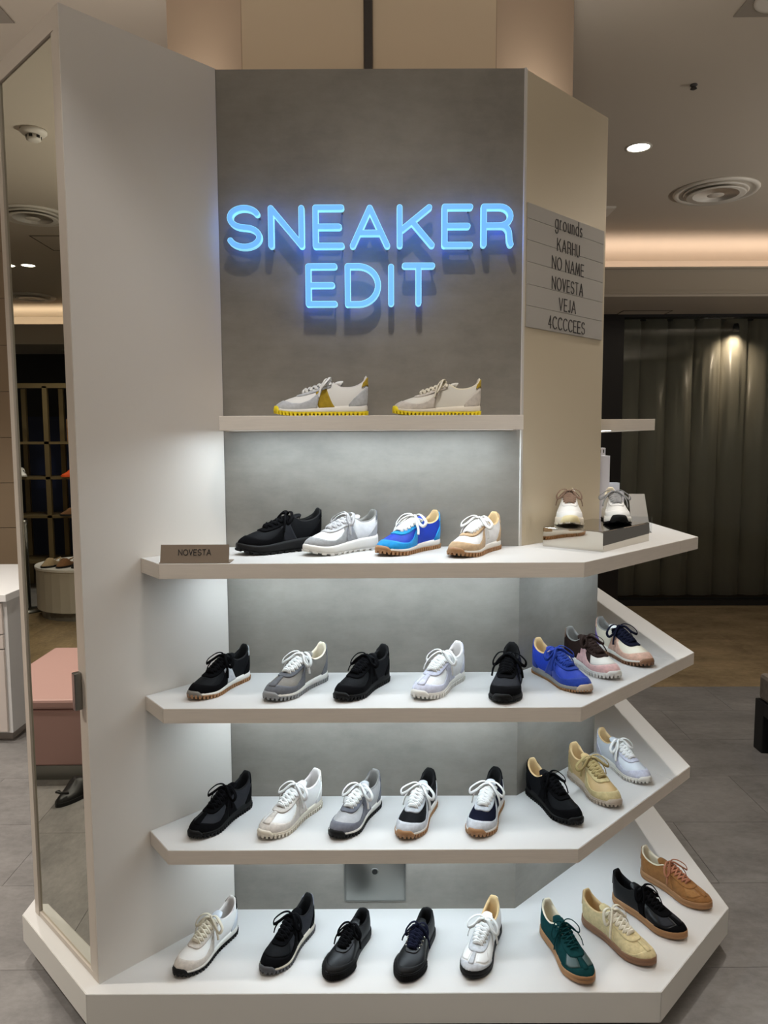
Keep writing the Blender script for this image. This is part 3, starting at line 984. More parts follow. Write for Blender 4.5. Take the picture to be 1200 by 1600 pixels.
def tube(mb, pts, w, h, n=6, up=(0, 0, 1), sub=5):
    P = np.array(pts, float)
    if sub > 1 and len(P) > 2:
        Q = []
        E = np.concatenate([[2 * P[0] - P[1]], P, [2 * P[-1] - P[-2]]])
        for i in range(1, len(E) - 2):
            for k in range(sub):
                u = k / sub
                a, b, c, d = E[i - 1], E[i], E[i + 1], E[i + 2]
                Q.append(.5 * (2 * b + (c - a) * u + (2 * a - 5 * b + 4 * c - d) * u * u + (3 * b - a - 3 * c + d) * u**3))
        Q.append(P[-1])
        P = np.array(Q)
    up = np.array(up, float)
    rows = []
    for i in range(len(P)):
        T = P[min(i + 1, len(P) - 1)] - P[max(i - 1, 0)]
        T /= np.linalg.norm(T) + 1e-9
        u = up - T * np.dot(up, T)
        if np.linalg.norm(u) < .15:
            u = u + np.cross(T, (0.3, 1, .2)) * .2
        u /= np.linalg.norm(u) + 1e-9
        up = u
        r = np.cross(T, u)
        rows.append([P[i] + r * w / 2 * math.cos(2 * math.pi * k / n) + u * h / 2 * math.sin(2 * math.pi * k / n) for k in range(n)])
    vs = [p for r in rows for p in r]
    fs = []
    for i in range(len(rows) - 1):
        for k in range(n):
            fs.append((i * n + k, i * n + (k + 1) % n, (i + 1) * n + (k + 1) % n, (i + 1) * n + k))
    fs += [tuple(range(n))[::-1], tuple((len(rows) - 1) * n + k for k in range(n))]
    mb.add(vs, fs)


PAL = {  # name: colour, material kind, roughness
    'white': ((232, 232, 230), 'leather', .45), 'white mesh': ((228, 229, 230), 'mesh', .6), 'cream': ((226, 218, 198), 'leather', .5), 'off-white': ((222, 218, 208), 'leather', .55),
    'black': ((8, 8, 10), 'suede', .85), 'black mesh': ((14, 15, 18), 'mesh', .6), 'black leather': ((11, 12, 15), 'leather', .38), 'charcoal': ((40, 41, 46), 'mesh', .55),
    'black rubber': ((9, 9, 10), 'leather', .6), 'dark grey': ((92, 93, 98), 'suede', .85), 'slate grey': ((104, 105, 114), 'suede', .85), 'grey': ((150, 151, 152), 'suede', .85),
    'light grey': ((188, 191, 196), 'suede', .85), 'silver grey': ((178, 178, 180), 'mesh', .5), 'greige': ((204, 196, 187), 'suede', .85), 'taupe grey': ((122, 117, 110), 'mesh', .6),
    'mustard': ((176, 148, 42), 'suede', .85), 'yellow rubber': ((236, 214, 30), 'plain', .5), 'gum rubber': ((158, 116, 76), 'plain', .5), 'dark gum rubber': ((132, 96, 70), 'plain', .5),
    'white rubber': ((228, 226, 220), 'plain', .5), 'cream rubber': ((220, 212, 196), 'plain', .5), 'grey rubber': ((136, 137, 138), 'plain', .5), 'dark grey rubber': ((74, 74, 78), 'plain', .55),
    'royal blue': ((30, 62, 178), 'mesh', .5), 'deep blue': ((28, 58, 150), 'suede', .8), 'sky blue': ((22, 140, 206), 'suede', .8), 'tan': ((184, 156, 122), 'suede', .85), 'tan lining': ((206, 176, 128), 'leather', .6),
    'cream lining': ((222, 212, 188), 'leather', .6), 'grey lining': ((120, 118, 114), 'leather', .7), 'black lining': ((12, 12, 13), 'leather', .8), 'white lining': ((214, 208, 204), 'leather', .6),
    'lavender grey': ((196, 198, 214), 'suede', .85), 'pink': ((222, 180, 176), 'suede', .85), 'peach pink': ((218, 178, 158), 'suede', .85), 'dark brown': ((50, 38, 34), 'suede', .85),
    'navy': ((22, 24, 40), 'suede', .85), 'purple': ((104, 86, 150), 'suede', .85), 'gold tan': ((196, 166, 116), 'leather', .55), 'sand suede': ((196, 178, 130), 'suede', .85), 'olive tan': ((166, 146, 98), 'suede', .85),
    'taupe': ((132, 108, 92), 'suede', .85), 'taupe rubber': ((188, 172, 154), 'plain', .55), 'forest green': ((18, 58, 60), 'suede', .8), 'green leather': ((62, 82, 82), 'leather', .35), 'khaki': ((206, 190, 146), 'suede', .85),
    'camel': ((142, 98, 54), 'suede', .9), 'camel light': ((156, 112, 66), 'suede', .9), 'copper': ((166, 110, 84), 'lace', .5), 'pale yellow rubber': ((224, 210, 164), 'plain', .5), 'ice grey': ((206, 212, 220), 'leather', .45),
}


def pmat(c):
    col, kind, r = PAL[c]
    return mat(c.replace(' ', '_'), col, r, kind)


def lmat(c):
    col = PAL[c][0]
    return mat(c.replace(' ', '_') + '_lace', col, .75, 'lace')


STY = {
    'runner': dict(sole=[(0, .100), (.3, .088), (.6, .070), (.85, .055), (1, .050)], spring=.034, lug='teeth'),
    'slim': dict(sole=[(0, .086), (.3, .074), (.6, .060), (1, .050)], spring=.03, lug='teeth_fine', tz=.96),
    'chunky': dict(sole=[(0, .150), (.3, .132), (.6, .104), (.85, .076), (1, .066)], spring=.05, lug='wave', toplift=.034),
    'trainer': dict(sole=[(0, .085), (1, .075)], spring=.03, lug='flat', tz=.88, toplift=.0, tabz=.012),
    'tennis': dict(sole=[(0, .085), (1, .085)], spring=.012, lug='vulc', tz=.82, toplift=.015, tabz=-.045, wide=1.02, toe=.42),
}


def sneaker(label, style, toe, ang_deg, z, L, c, foot=1, seed=0, group=None, bow=1.0, cat='sneaker', name='sneaker', droop=0.0):
    a = math.radians(ang_deg)
    d = np.array((math.cos(a), math.sin(a)))
    org = np.array(toe) - d * L                # heel point on the ground
    mid = org + d * L / 2
    root = thing(name, label, cat, (mid[0], mid[1], z + .0004), a, group)
    st = dict(STY[style])
    lug = st.pop('lug')
    g = Last(**st)
    rnd = random.Random(seed)
    fy = foot
    base_main = c['upper']

    def fin(mb, nm, mname, smooth=True, colname=None, bev=0):
        V = np.array(mb.v)
        V[:, 0] -= .5
        V[:, 1] *= fy
        V *= L
        mb.v = [tuple(p) for p in V]
        if fy < 0:
            mb.f = [f[::-1] for f in mb.f]
        o = mb.build(nm, mname, root, smooth)
        if colname and colname != base_main:
            o['label'] = colname + ' ' + nm.replace('_', ' ')
        return o

    # upper shell
    nth, ntt = 72, 11
    th = np.linspace(0, 1, nth + 1)
    tt = np.linspace(0, 1, ntt)
    TH_, TT_ = np.meshgrid(th, tt, indexing='ij')
    P = g.S(TH_, TT_).reshape(nth + 1, ntt, 3)
    fin(MB().grid(P, True), 'upper', pmat(c['upper']), colname=c['upper'])
    # lining
    sec = np.array([1, 1, .9, .6, .3, .08])
    offs = np.array([-.004, -.026, -.034, -.034, -.034, -.030])
    Ls = []
    for sv, of in zip(sec, offs):
        q = g.S(th, np.full(nth + 1, sv), of)
        Ls.append(q)
    Ls[1][:, 2] += .004
    rim = (g.S(th, np.ones(nth + 1)) + Ls[1]) / 2
    rim[:, 2] += .016 * (np.abs(((th + .5) % 1) - .5) < .27)
    Ls = [g.S(th, np.ones(nth + 1))] + [rim] + Ls[1:]
    fin(MB().grid(np.stack(Ls, 1), False), 'lining', pmat(c['lining']), colname=c['lining'])
    # insole
    half = np.linspace(.0, .5, 20)
    ia, ib = g.S(half, np.full(20, .1), -.02), g.S(1 - half, np.full(20, .1), -.02)
    ia[:, 2] = ib[:, 2] = g.zs(ia[:, 0]) + .02 + g.spr(ia[:, 0])
    fin(MB().grid(np.stack([ia, ib], 1)), 'insole', pmat(c.get('insole', c['lining'])), colname=c.get('insole', c['lining']))

    def patch(nm, a0, a1, lo, hi, col, off=.007, ns=None, nr=7, edge_=True):
        ns = ns or max(8, int(abs(a1 - a0) * 90))
        ss = np.linspace(0, 1, ns)
        rr = np.linspace(0, 1, nr)
        thg, tg = np.zeros((ns, nr)), np.zeros((ns, nr))
        for i, u in enumerate(ss):
            for j, r in enumerate(rr):
                if callable(a0):
                    tv = lo + (hi - lo) * r
                    thg[i, j] = a0(tv) + (a1(tv) - a0(tv)) * u
                    tg[i, j] = tv
                else:
                    thv = a0 + (a1 - a0) * u
                    l_ = lo(thv) if callable(lo) else lo
                    h_ = hi(thv) if callable(hi) else hi
                    thg[i, j] = thv
                    tg[i, j] = l_ + (h_ - l_) * r
        # skirt
        thg = np.pad(thg, 1, mode='edge')
        tg = np.pad(tg, 1, mode='edge')
        of = np.full(thg.shape, off)
        of[0, :] = of[-1, :] = of[:, 0] = of[:, -1] = -.004
        P_ = g.S(thg, tg, of.ravel()).reshape(ns + 2, nr + 2, 3)
        return fin(MB().grid(P_, True), nm, pmat(col), colname=col)

    ip = lambda xs, ys: (lambda q: float(np.interp(abs(q - .5), xs, ys)))
    if style in ('runner', 'slim', 'chunky'):
        if c.get('toe'):
            patch('toe_overlay', .315, .685, 0.0, ip([0, .03, .06, .10, .14, .165, .185], [.50, .46, .36, .30, .40, .62, .74]), c['toe'])
        if c.get('vamp'):
            patch('vamp', .40, .60, ip([0, .03, .06, .1], [.50, .46, .36, .30]), .86, c['vamp'], off=.003)
        if c.get('strip'):
            patch('toe_strip', .4885, .5115, .40, .86, c['strip'], off=.0086, ns=5)
        if c.get('stripe'):
            for sg in (0, 1):
                f0 = (lambda tv: .225 + .085 * tv) if not sg else (lambda tv: 1 - (.225 + .085 * tv))
                f1 = (lambda tv: .305 + .062 * tv) if not sg else (lambda tv: 1 - (.305 + .062 * tv))
                patch('side_stripe', f0, f1, 0.0, .84, c['stripe'], off=.006, ns=8, nr=9)
        if c.get('counter'):
            patch('heel_counter', -.155, .155, 0.0, lambda q: float(np.interp(abs(q), [0, .06, .10, .13, .155], [.66, .66, .58, .40, .12])), c['counter'])
        if c.get('tab'):
            patch('heel_tab', -.098, .098, lambda q: .64 + .14 * abs(q) / .098, 1.0, c['tab'], off=.010)
        patch('eyestay', .268, .732, lambda q: float(np.interp(abs(q - .5), [0, .05, .12, .2, .232], [.84, .74, .72, .74, .80])), 1.0, c['eyestay'], off=.010, ns=44)
    elif style == 'trainer':
        patch('toe_overlay', .385, .615, 0.0, ip([0, .02, .05, .08, .115], [.46, .42, .20, .16, .05]), c['toe'], off=.005)
        patch('toe_strip', .4925, .5075, .40, .80, c['toe'], off=.006, ns=4)
        patch('eyestay', .268, .732, lambda q: float(np.interp(abs(q - .5), [0, .05, .12, .2, .232], [.78, .70, .74, .76, .82])), 1.0, c['eyestay'], off=.009, ns=44)
        for sg in (0, 1):
            f0 = (lambda tv: .285 - .02 * tv) if not sg else (lambda tv: 1 - (.285 - .02 * tv))
            f1 = (lambda tv: .335 - .03 * tv) if not sg else (lambda tv: 1 - (.335 - .03 * tv))
            patch('side_panel', f0, f1, 0.0, .80, c['stripe'], off=.005, ns=8, nr=9)
        patch('heel_tab', -.050, .050, .45, 1.0, c['tab'], off=.008)
        if c.get('vamp'):
            for q0, q1 in ((.43, .4875), (.5125, .57)):
                patch('vamp_inset', q0, q1, ip([0, .02, .05, .07], [.5, .46, .30, .3]), .74, c['vamp'], off=.003, ns=8)
    elif style == 'tennis':
        patch('toe_cap', .37, .63, 0.0, ip([0, .05, .09, .13], [.40, .34, .24, .10]), c['toe'], off=.010)
        patch('eyestay', .268, .732, lambda q: float(np.interp(abs(q - .5), [0, .05, .12, .2, .232], [.86, .78, .74, .70, .72])), 1.0, c['eyestay'], off=.008, ns=44)
        patch('heel_strip', -.022, .022, .1, .96, c['eyestay'], off=.007, ns=5)

    # sole
    def ring(rows, th0=0.0, th1=1.0, n=84):
        t_ = np.linspace(th0, th1, n)
        k, o = g.feather(t_)
        R_ = []
        for zf, of in rows:
            x = k[:, 0] + o[:, 0] * of
            y = k[:, 1] + o[:, 1] * of
            R_.append(np.stack([x, y, zf(k[:, 0]) if callable(zf) else np.full(n, zf) + 0 * x], 1))
        return np.stack(R_, 1)

    def capped(rows, n=84):
        G = ring(rows, n=n)
        b = MB().grid(G, True)
        h = (n - 1) // 2
        i0, i1 = G[:h + 1, 0], G[::-1][:h + 1, 0]
        b.grid(np.stack([i0, i1], 1), True)
        return b

    top = lambda dz: (lambda x: g.zs(x) + g.spr(x) + dz)
    sp_ = lambda dz: (lambda x: g.spr(x) + dz)
    mid_f = lambda f_, dz=0: (lambda x: g.spr(x) + dz + f_ * g.zs(x))
    zl = {'teeth': .034, 'teeth_fine': .016, 'wave': .018, 'flat': 0, 'vulc': 0}[lug]
    if lug in ('teeth', 'teeth_fine', 'wave'):
        mo_ = .015 if style != 'chunky' else .026
        fin(MB().grid(ring([(sp_(zl), .0), (sp_(zl), mo_ - .006), (mid_f(.35, zl * .7), mo_), (mid_f(.8, .012), mo_ - .002), (top(.016), mo_ - .012), (top(.016), -.012)]), True), 'midsole', pmat(c['mid']), colname=c['mid'])
        ob = capped([(sp_(zl * .72), .004), (sp_(zl * .72), mo_ - .004), (sp_(zl + .008), mo_ + .002), (sp_(zl + .009), mo_ - .012)])
        # lugs along the outline
        t_ = np.linspace(0, 1, 721)
        k, o = g.feather(t_)
        seg = np.linalg.norm(np.diff(k[:, :2], axis=0), axis=1)
        cum = np.concatenate([[0], np.cumsum(seg)])
        pitch = {'teeth': .041, 'teeth_fine': .030, 'wave': .085}[lug]
        nl = int(cum[-1] / pitch)
        for i in range(nl):
            sa, sb = cum[-1] * i / nl, cum[-1] * (i + .54) / nl
            ta, tb = np.interp([sa, sb], cum, t_)
            G = ring([(0, 0)], ta, tb, 2)[:, 0]
            kk, oo = g.feather([ta, tb])
            vs = []
            for zf in (0.0, zl + .008):
                for q in (0, 1):
                    for of in (-.04, mo_ + (.009 if zf else .005)):
                        x, y = kk[q, 0] + oo[q, 0] * of, kk[q, 1] + oo[q, 1] * of
                        vs.append((x, y, g.spr(np.array([kk[q, 0]]))[0] + zf))
            ob.add(vs, [(0, 2, 3, 1), (4, 5, 7, 6), (0, 1, 5, 4), (2, 6, 7, 3), (0, 4, 6, 2), (1, 3, 7, 5)])
        fin(ob, 'outsole', pmat(c['out']), smooth=False, colname=c['out'])
        bc = c.get('bumper', c['out'])
        if bc and style != 'chunky' or 'bumper' in c:
            t_ = np.linspace(.474, .526, 16)
            fade = 1 - np.clip((np.abs(t_ - .5) - .014) / .012, 0, 1)**2
            k, o = g.feather(t_)
            rows = []
            for f_, of in ((0, mo_ + .001), (.02, mo_ + .007), (.6, mo_ + .006), (1.0, mo_ - .004), (1.0, -.01)):
                zz = g.spr(k[:, 0]) + zl * .6 + f_ * (g.zs(k[:, 0]) + .030 - zl * .6) * (.45 + .55 * fade)
                rows.append(np.stack([k[:, 0] + o[:, 0] * of, k[:, 1] + o[:, 1] * of, zz], 1))
            fin(MB().grid(np.stack(rows, 1), True), 'toe_bumper', pmat(bc), colname=bc)
    elif lug == 'flat':
        fin(capped([(sp_(0.0), -.004), (sp_(.004), .008), (mid_f(.3), .016), (mid_f(.55), .015), (mid_f(.58), .012), (mid_f(.62), .015), (top(.004), .013), (top(.012), .004), (top(.012), -.012)]), 'outsole', pmat(c['out']), colname=c['out'])
    else:
        fin(capped([(sp_(0.0), -.002), (sp_(.004), .010), (mid_f(.4), .018), (top(.010), .018), (top(.016), .012), (top(.016), -.012)]), 'outsole', pmat(c['out']), colname=c['out'])
        n = 121
        t_ = np.linspace(.375, .625, n)
        k, o = g.feather(t_)
        rows = []
        for lev in range(7):
            f_ = .12 + lev * .13
            for q, ww in ((0, .018), (.055, .028)):
                wv = ww + (.008 * (np.arange(n) % 2) if q else 0)
                rows.append(np.stack([k[:, 0] + o[:, 0] * wv, k[:, 1] + o[:, 1] * wv, g.spr(k[:, 0]) + (f_ + q) * (g.zs(k[:, 0]) + .01)], 1))
        fin(MB().grid(np.stack(rows, 1), True), 'ribbed_toe_band', pmat(c['out']), smooth=False)

    # tongue
    te = np.linspace(.49, .262, 12)
    el, em = g.S(te, np.full(12, .985), -.014), g.S(1 - te, np.full(12, .985), -.014)
    rows = []
    nac = 9
    ac = np.linspace(-1.12, 1.12, nac)
    for i in range(12):
        m_, h_ = (el[i] + em[i]) / 2, (el[i] - em[i]) / 2
        w_ = max(np.linalg.norm(h_), .03)
        hv = h_ / (np.linalg.norm(h_) + 1e-9)
        rows.append([m_ + hv * w_ * q + np.array((0, 0, 1)) * (.018 * (1 - q * q) - .002) for q in ac])
    dv = np.array((-.055, 0, .032))
    last = np.array(rows[-1])
    for k_ in (1, 2, 3):
        q = last + dv * k_ * .62 + np.array((0, 0, -.004 * k_ * k_))
        q[:, 1] *= (1 - .05 * k_)
        if k_ == 3:
            q[[0, -1], 0] += .03
            q[[0, -1], 2] -= .02
        rows.append(q)
    T1 = np.array(rows)
    T2 = T1.copy()
    T2[:, :, 2] -= .018
    T2[:, :, 0] += .006
    tm = MB().grid(T1, False).grid(T2, True)
    # close the edges
    loop = [(i, 0) for i in range(15)] + [(14, j) for j in range(1, nac)] + [(i, nac - 1) for i in range(13, -1, -1)]
    E_ = np.stack([[T1[p] for p in loop], [T2[p] for p in loop]], 1)
    tm.grid(np.array(E_), True)
    fin(tm, 'tongue', pmat(c['tongue']), colname=c['tongue'])

    # laces
    lb = MB()
    n_e = 7 if style != 'chunky' else 6
    te = np.linspace(.278, .462, n_e)
    el, em = g.S(te, np.full(n_e, .93), .016), g.S(1 - te, np.full(n_e, .93), .016)
    lw, lh = c.get('lw', .040), .0115
    upv = np.array((.35, 0, 1))

    def strap(p, q, lift):
        m_ = (p + q) / 2 + np.array((.008, 0, lift))
        tube(lb, [p + (p - m_) * .08 - (0, 0, .012), p * .85 + m_ * .15 + (0, 0, .006), m_, q * .85 + m_ * .15 + (0, 0, .006), q + (q - m_) * .08 - (0, 0, .012)], lw, lh, up=upv, sub=4)

    strap(el[-1], em[-1], .022)
    for i in range(n_e - 1):
        strap(el[i], em[i + 1], .024)
        strap(em[i], el[i + 1], .033)
    K = (el[0] + em[0]) / 2 + np.array((.012, 0, .040))
    tube(lb, [K + (-.012, -.02, 0), K + (0, 0, .012), K + (.012, .02, 0)], .036, .030, up=(0, 0, 1), sub=3)
    lw2 = lw * .86
    for sg in (1, -1):
        j = lambda s_: (rnd.random() - .5) * s_
        r1, r2, r3 = j(.06), j(.05), j(.05)
        B_ = bow * 1.08
        loop = [K, K + (.00 + r1 * .4, sg * .045 * B_, .030), K + (.02 + r1, sg * .105 * B_, .016), K + (.060 + r1, sg * (.165 + r2) * B_, -.045 + r3 * .4 - droop), K + (.095 + r1, sg * (.158 + r2) * B_, -.090 + r3 * .3 - droop),
                K + (.085 + r1, sg * (.100 + r2) * B_, -.055 - droop * .6), K + (.045, sg * .045 * B_, .004), K + (.008, sg * .01, .006)]
        tube(lb, loop, lw2, lh * .9, up=(0, -sg * .2, 1), sub=5)
        e1_, e2_ = j(.07), j(.05)
        end = [K + (.006, 0, .0), K + (.035, sg * .04, .014), K + (.075 + e1_, sg * .10, -.030), K + (.105 + e1_, sg * (.155 + e2_ * .3), -.115), K + (.120 + e1_ * 1.2, sg * (.172 + e2_ * .3), -.185 + e2_)]
        tube(lb, end, lw2 * .8, lh * .9, up=(0, -sg * .4, 1), sub=5)
    fin(lb, 'laces', lmat(c['lace']), colname=c['lace'])
    if c.get('eyelet'):
        eb = MB()
        for E in (el, em):
            for p in E[1:]:
                out = np.array((0, np.sign(p[1]), 0))
                pp = p + out * .022 - np.array((0, 0, .022))
                tube(eb, [pp + (0, 0, -.004), pp + (0, out[1] * .004, .006)], .026, .026, n=10, sub=1)
        fin(eb, 'eyelets', M_CHROME)
    return root


def C(upper, toe=None, counter=None, tab=None, eyestay=None, stripe=None, tongue=None, lace=None, lining=None, mid='white rubber', out='white rubber', **k):
    d = dict(upper=upper, toe=toe, counter=counter or toe, tab=tab or counter or toe or upper, eyestay=eyestay or toe or upper, stripe=stripe, tongue=tongue or upper, lace=lace or upper, lining=lining or upper, mid=mid, out=out)
    d.update(k)
    return d


ALLB = dict(mid='black rubber', out='black rubber', lace='black', lining='black lining')
G1, G2, G3, G4, G5, G6 = ('sneakers on the top shelf', 'sneakers in a row on the sign shelf', 'sneakers on the riser', 'sneakers on the mid-height shelf', 'sneakers on the shelf above the platform', 'sneakers on the bottom platform')
Z1, Z2, Z3, Z4, Z5 = 1.6747, SH[2], SH[3], SH[4], ZP
sneaker('white runner with mustard side stripe and yellow lug sole, left on the top shelf', 'runner', (-0.310, -0.082), 180, Z1, .266, C('white', 'light grey', 'light grey', 'mustard', 'light grey', 'mustard', lace='white', lining='white lining', mid='white rubber', out='yellow rubber'), 1, 1, G1, bow=.75)
sneaker('cream white runner without stripe on yellow lug sole, right on the top shelf', 'runner', (0.026, -0.085), 180, Z1, .248, C('off-white', 'greige', 'greige', 'mustard', 'greige', lace='cream', lining='cream lining', mid='cream rubber', out='yellow rubber'), -1, 2, G1, bow=.8, droop=.03)
# sign shelf
sneaker('all-black chunky runner beside the bronze sign', 'chunky', (-0.405, -0.165), -146, Z2, 0.260, C('black mesh', 'black', 'black', 'black', 'black', 'charcoal', **ALLB), 1, 3, G2)
sneaker('grey and white chunky runner with striped laces beside the black one', 'chunky', (-0.215, -0.188), -138, Z2, 0.252, C('white mesh', 'grey', 'silver grey', 'dark grey', 'silver grey', 'grey', lace='silver grey', lining='grey lining'), 1, 4, G2)
sneaker('bright blue runner with white laces and gum sole on the sign shelf', 'runner', (-0.012, -0.200), -130, Z2, 0.260, C('royal blue', 'sky blue', 'sky blue', 'sky blue', 'sky blue', None, lace='white', lining='tan lining', out='gum rubber'), 1, 5, G2, bow=1.1)
sneaker('tan and white runner with gum sole, rightmost in the row on the sign shelf', 'runner', (0.186, -0.235), -124, Z2, .252, C('white mesh', 'tan', 'tan', 'tan', 'tan', None, lace='white', lining='tan lining', out='gum rubber'), 1, 6, G2)
sneaker('white sneaker with taupe brown laces on the steel riser', 'chunky', (.548, -.022), -103, RZ, .235, C('white', 'white', 'white', 'white', 'white', lace='taupe', lining='cream lining', mid='cream rubber', out='cream rubber', bumper='pale yellow rubber', lw=.036), -1, 7, G3)
sneaker('white sneaker with grey laces and black toe bumper on the steel riser', 'chunky', (.706, .006), -99, RZ, .225, C('white', 'white', 'white', 'white', 'white', lace='grey', lining='cream lining', mid='white rubber', out='black rubber', bumper='black rubber', lw=.036), 1, 8, G3)
# middle shelf
sneaker('black runner with pale grey side stripe and gum sole, first on the mid-height shelf', 'runner', (-0.522, -0.252), -117, Z3, 0.240, C('black mesh', 'black', 'black', 'light grey', 'black', 'light grey', lace='black', lining='black lining', out='gum rubber', bumper='taupe grey'), 1, 9, G4)
sneaker('taupe grey runner with charcoal overlays and white laces, grey lug sole', 'runner', (-0.314, -0.265), -121, Z3, 0.256, C('taupe grey', 'dark grey', 'dark grey', 'dark grey', 'dark grey', None, lace='white', strip='dark grey', lining='cream lining', out='grey rubber'), 1, 10, G4)
sneaker('all-black lug-soled runner between the grey and the white runner', 'runner', (-0.123, -0.267), -120, Z3, 0.246, C('black mesh', 'black', 'black', 'black', 'black', 'black', **ALLB), 1, 11, G4)
sneaker('white runner with lavender grey overlays and all-white sole on the mid-height shelf', 'runner', (0.089, -0.257), -121, Z3, 0.256, C('white mesh', 'lavender grey', 'lavender grey', 'lavender grey', 'lavender grey', 'lavender grey', lace='white', strip='lavender grey', lining='white lining'), 1, 12, G4)
sneaker('black low-soled sneaker facing forward beside the blue sneaker', 'slim', (0.312, -0.290), -105, Z3, .258, C('black mesh', 'black', 'black', 'black', 'black', None, vamp='charcoal', **ALLB), 1, 13, G4)
sneaker('royal blue sneaker with blue laces and thin pale sole at the shelf corner', 'slim', (0.559, -0.210), -68, Z3, 0.250, C('royal blue', 'deep blue', 'deep blue', 'deep blue', 'deep blue', 'deep blue', lace='deep blue', lining='tan lining', mid='grey rubber', out='gum rubber', bumper='taupe rubber'), -1, 14, G4)
sneaker('dark brown runner with pink toe and side beside the blue sneaker', 'runner', (0.675, -0.092), -71, Z3, 0.250, C('dark brown', 'pink', 'dark brown', 'taupe', 'dark brown', 'pink', vamp='off-white', lace='dark brown', lining='grey lining', mid='white rubber', out='white rubber'), -1, 15, G4)
sneaker('peach pink and cream runner with navy laces and purple heel', 'runner', (0.814, 0.026), -70, Z3, 0.255, C('cream', 'peach pink', 'purple', 'peach pink', 'navy', 'peach pink', lace='navy', lining='grey lining', tongue='white', out='dark gum rubber', lw=.036), -1, 16, G4, bow=1.25)
# lower shelf
sneaker('black runner with charcoal windows on black lug sole, first on the shelf above the platform', 'runner', (-0.530, -0.258), -118, Z4, 0.245, C('charcoal', 'black', 'black', 'black', 'black', 'black', tongue='black', strip='black', **ALLB), 1, 17, G5)
sneaker('white runner with beige suede overlays and cream lug sole', 'runner', (-0.337, -0.261), -121, Z4, 0.258, C('white', 'greige', 'white', 'greige', 'greige', 'greige', lace='white', strip='greige', lining='white lining', mid='cream rubber', out='cream rubber'), 1, 18, G5)
sneaker('slate grey runner with white laces and black outsole', 'runner', (-0.138, -0.262), -116, Z4, 0.250, C('silver grey', 'slate grey', 'slate grey', 'slate grey', 'slate grey', 'slate grey', lace='white', lining='grey lining', out='black rubber'), 1, 19, G5)
sneaker('pale grey runner with black windows and gum sole beside the slate grey one', 'runner', (0.051, -0.267), -110, Z4, 0.250, C('black mesh', 'light grey', 'light grey', 'black', 'light grey', None, tongue='light grey', lace='white', lining='black lining', out='gum rubber'), 1, 20, G5)
sneaker('pale grey runner with navy-black windows and gum sole beside the all-black corner sneaker', 'runner', (0.248, -0.259), -111, Z4, 0.250, C('navy', 'light grey', 'light grey', 'black', 'light grey', None, tongue='light grey', lace='white', lining='black lining', out='gum rubber'), 1, 21, G5)
sneaker('black runner with tan lining at the corner of the shelf above the platform', 'runner', (0.545, -0.196), -69, Z4, 0.250, C('black mesh', 'black', 'black', 'black', 'black', 'black', **dict(ALLB, lining='tan lining')), -1, 22, G5)
sneaker('gold tan runner with olive laces and taupe sole', 'runner', (0.684, -0.094), -75, Z4, 0.256, C('gold tan', 'sand suede', 'sand suede', 'gold tan', 'sand suede', None, lace='olive tan', lining='tan lining', mid='taupe rubber', out='taupe rubber'), -1, 23, G5, bow=1.15)
sneaker('silver white runner with lavender grey overlays at the far end of its shelf', 'runner', (0.830, 0.058), -70, Z4, 0.245, C('ice grey', 'lavender grey', 'lavender grey', 'lavender grey', 'lavender grey', None, lace='white', lining='tan lining', mid='white rubber', out='white rubber'), -1, 24, G5)
# platform
sneaker('white runner with grey overlays and black outsole, first on the bottom platform', 'runner', (-0.569, -0.305), -117, Z5, 0.246, C('white', 'greige', 'ice grey', 'black', 'greige', None, lace='cream', lining='white lining', tongue='ice grey', out='black rubber'), 1, 25, G6)
sneaker('black runner with cream midsole line on the bottom platform', 'runner', (-0.330, -0.298), -114, Z5, 0.246, C('charcoal', 'black', 'black', 'slate grey', 'black', 'black', tongue='black', vamp='black mesh', lace='black', lining='black lining', mid='cream rubber', out='dark grey rubber', bumper='dark grey rubber'), 1, 26, G6)
TC = C('black leather', 'black rubber', 'black leather', 'black leather', 'black leather', tongue='black leather', lace='black', lining='black lining', mid='black rubber', out='black rubber')
sneaker('black leather plimsoll with ribbed rubber toe and plain eyelets', 'tennis', (-0.152, -0.318), -113, Z5, 0.234, TC, 1, 27, G6, cat='plimsoll', name='plimsoll', bow=.8)
sneaker('black leather plimsoll with ribbed rubber toe and silver eyelets', 'tennis', (0.047, -0.324), -110, Z5, 0.236, dict(TC, eyelet=True, lace='navy'), 1, 28, G6, cat='plimsoll', name='plimsoll', bow=.8)
sneaker('white leather trainer on a flat black sole', 'trainer', (0.226, -0.320), -113, Z5, 0.258, C('white', 'light grey', 'white', 'cream', 'light grey', 'white', vamp='white', lace='white', lining='tan lining', out='black rubber'), 1, 29, G6)
FL = lambda **k: k
sneaker('forest green suede trainer on a gum sole', 'trainer', (0.542, -0.344), -76, Z5, .256, C('forest green', 'forest green', stripe='forest green', vamp='green leather', lace='forest green', lining='cream lining', out='gum rubber', lw=.018), -1, 30, G6, cat='trainer')
sneaker('pale khaki suede trainer with cream laces on a gum sole', 'trainer', (0.742, -0.272), -59, Z5, .258, C('khaki', 'khaki', tab='tan', stripe='khaki', lace='cream', lining='tan lining', out='dark gum rubber'), -1, 31, G6, cat='trainer')
sneaker('black suede and leather trainer on a gum sole', 'trainer', (0.874, -0.162), -57, Z5, .258, C('black leather', 'black', tab='black', eyestay='black', stripe='black', vamp='charcoal', lace='black', lining='black lining', out='gum rubber'), -1, 32, G6, cat='trainer')
sneaker('camel brown suede trainer with copper laces at the far corner', 'trainer', (1.007, -0.024), -58, Z5, .256, C('camel', 'camel', tab='camel', stripe='camel', vamp='camel light', lace='copper', lining='cream lining', out='gum rubber', lw=.026), -1, 33, G6, cat='trainer')

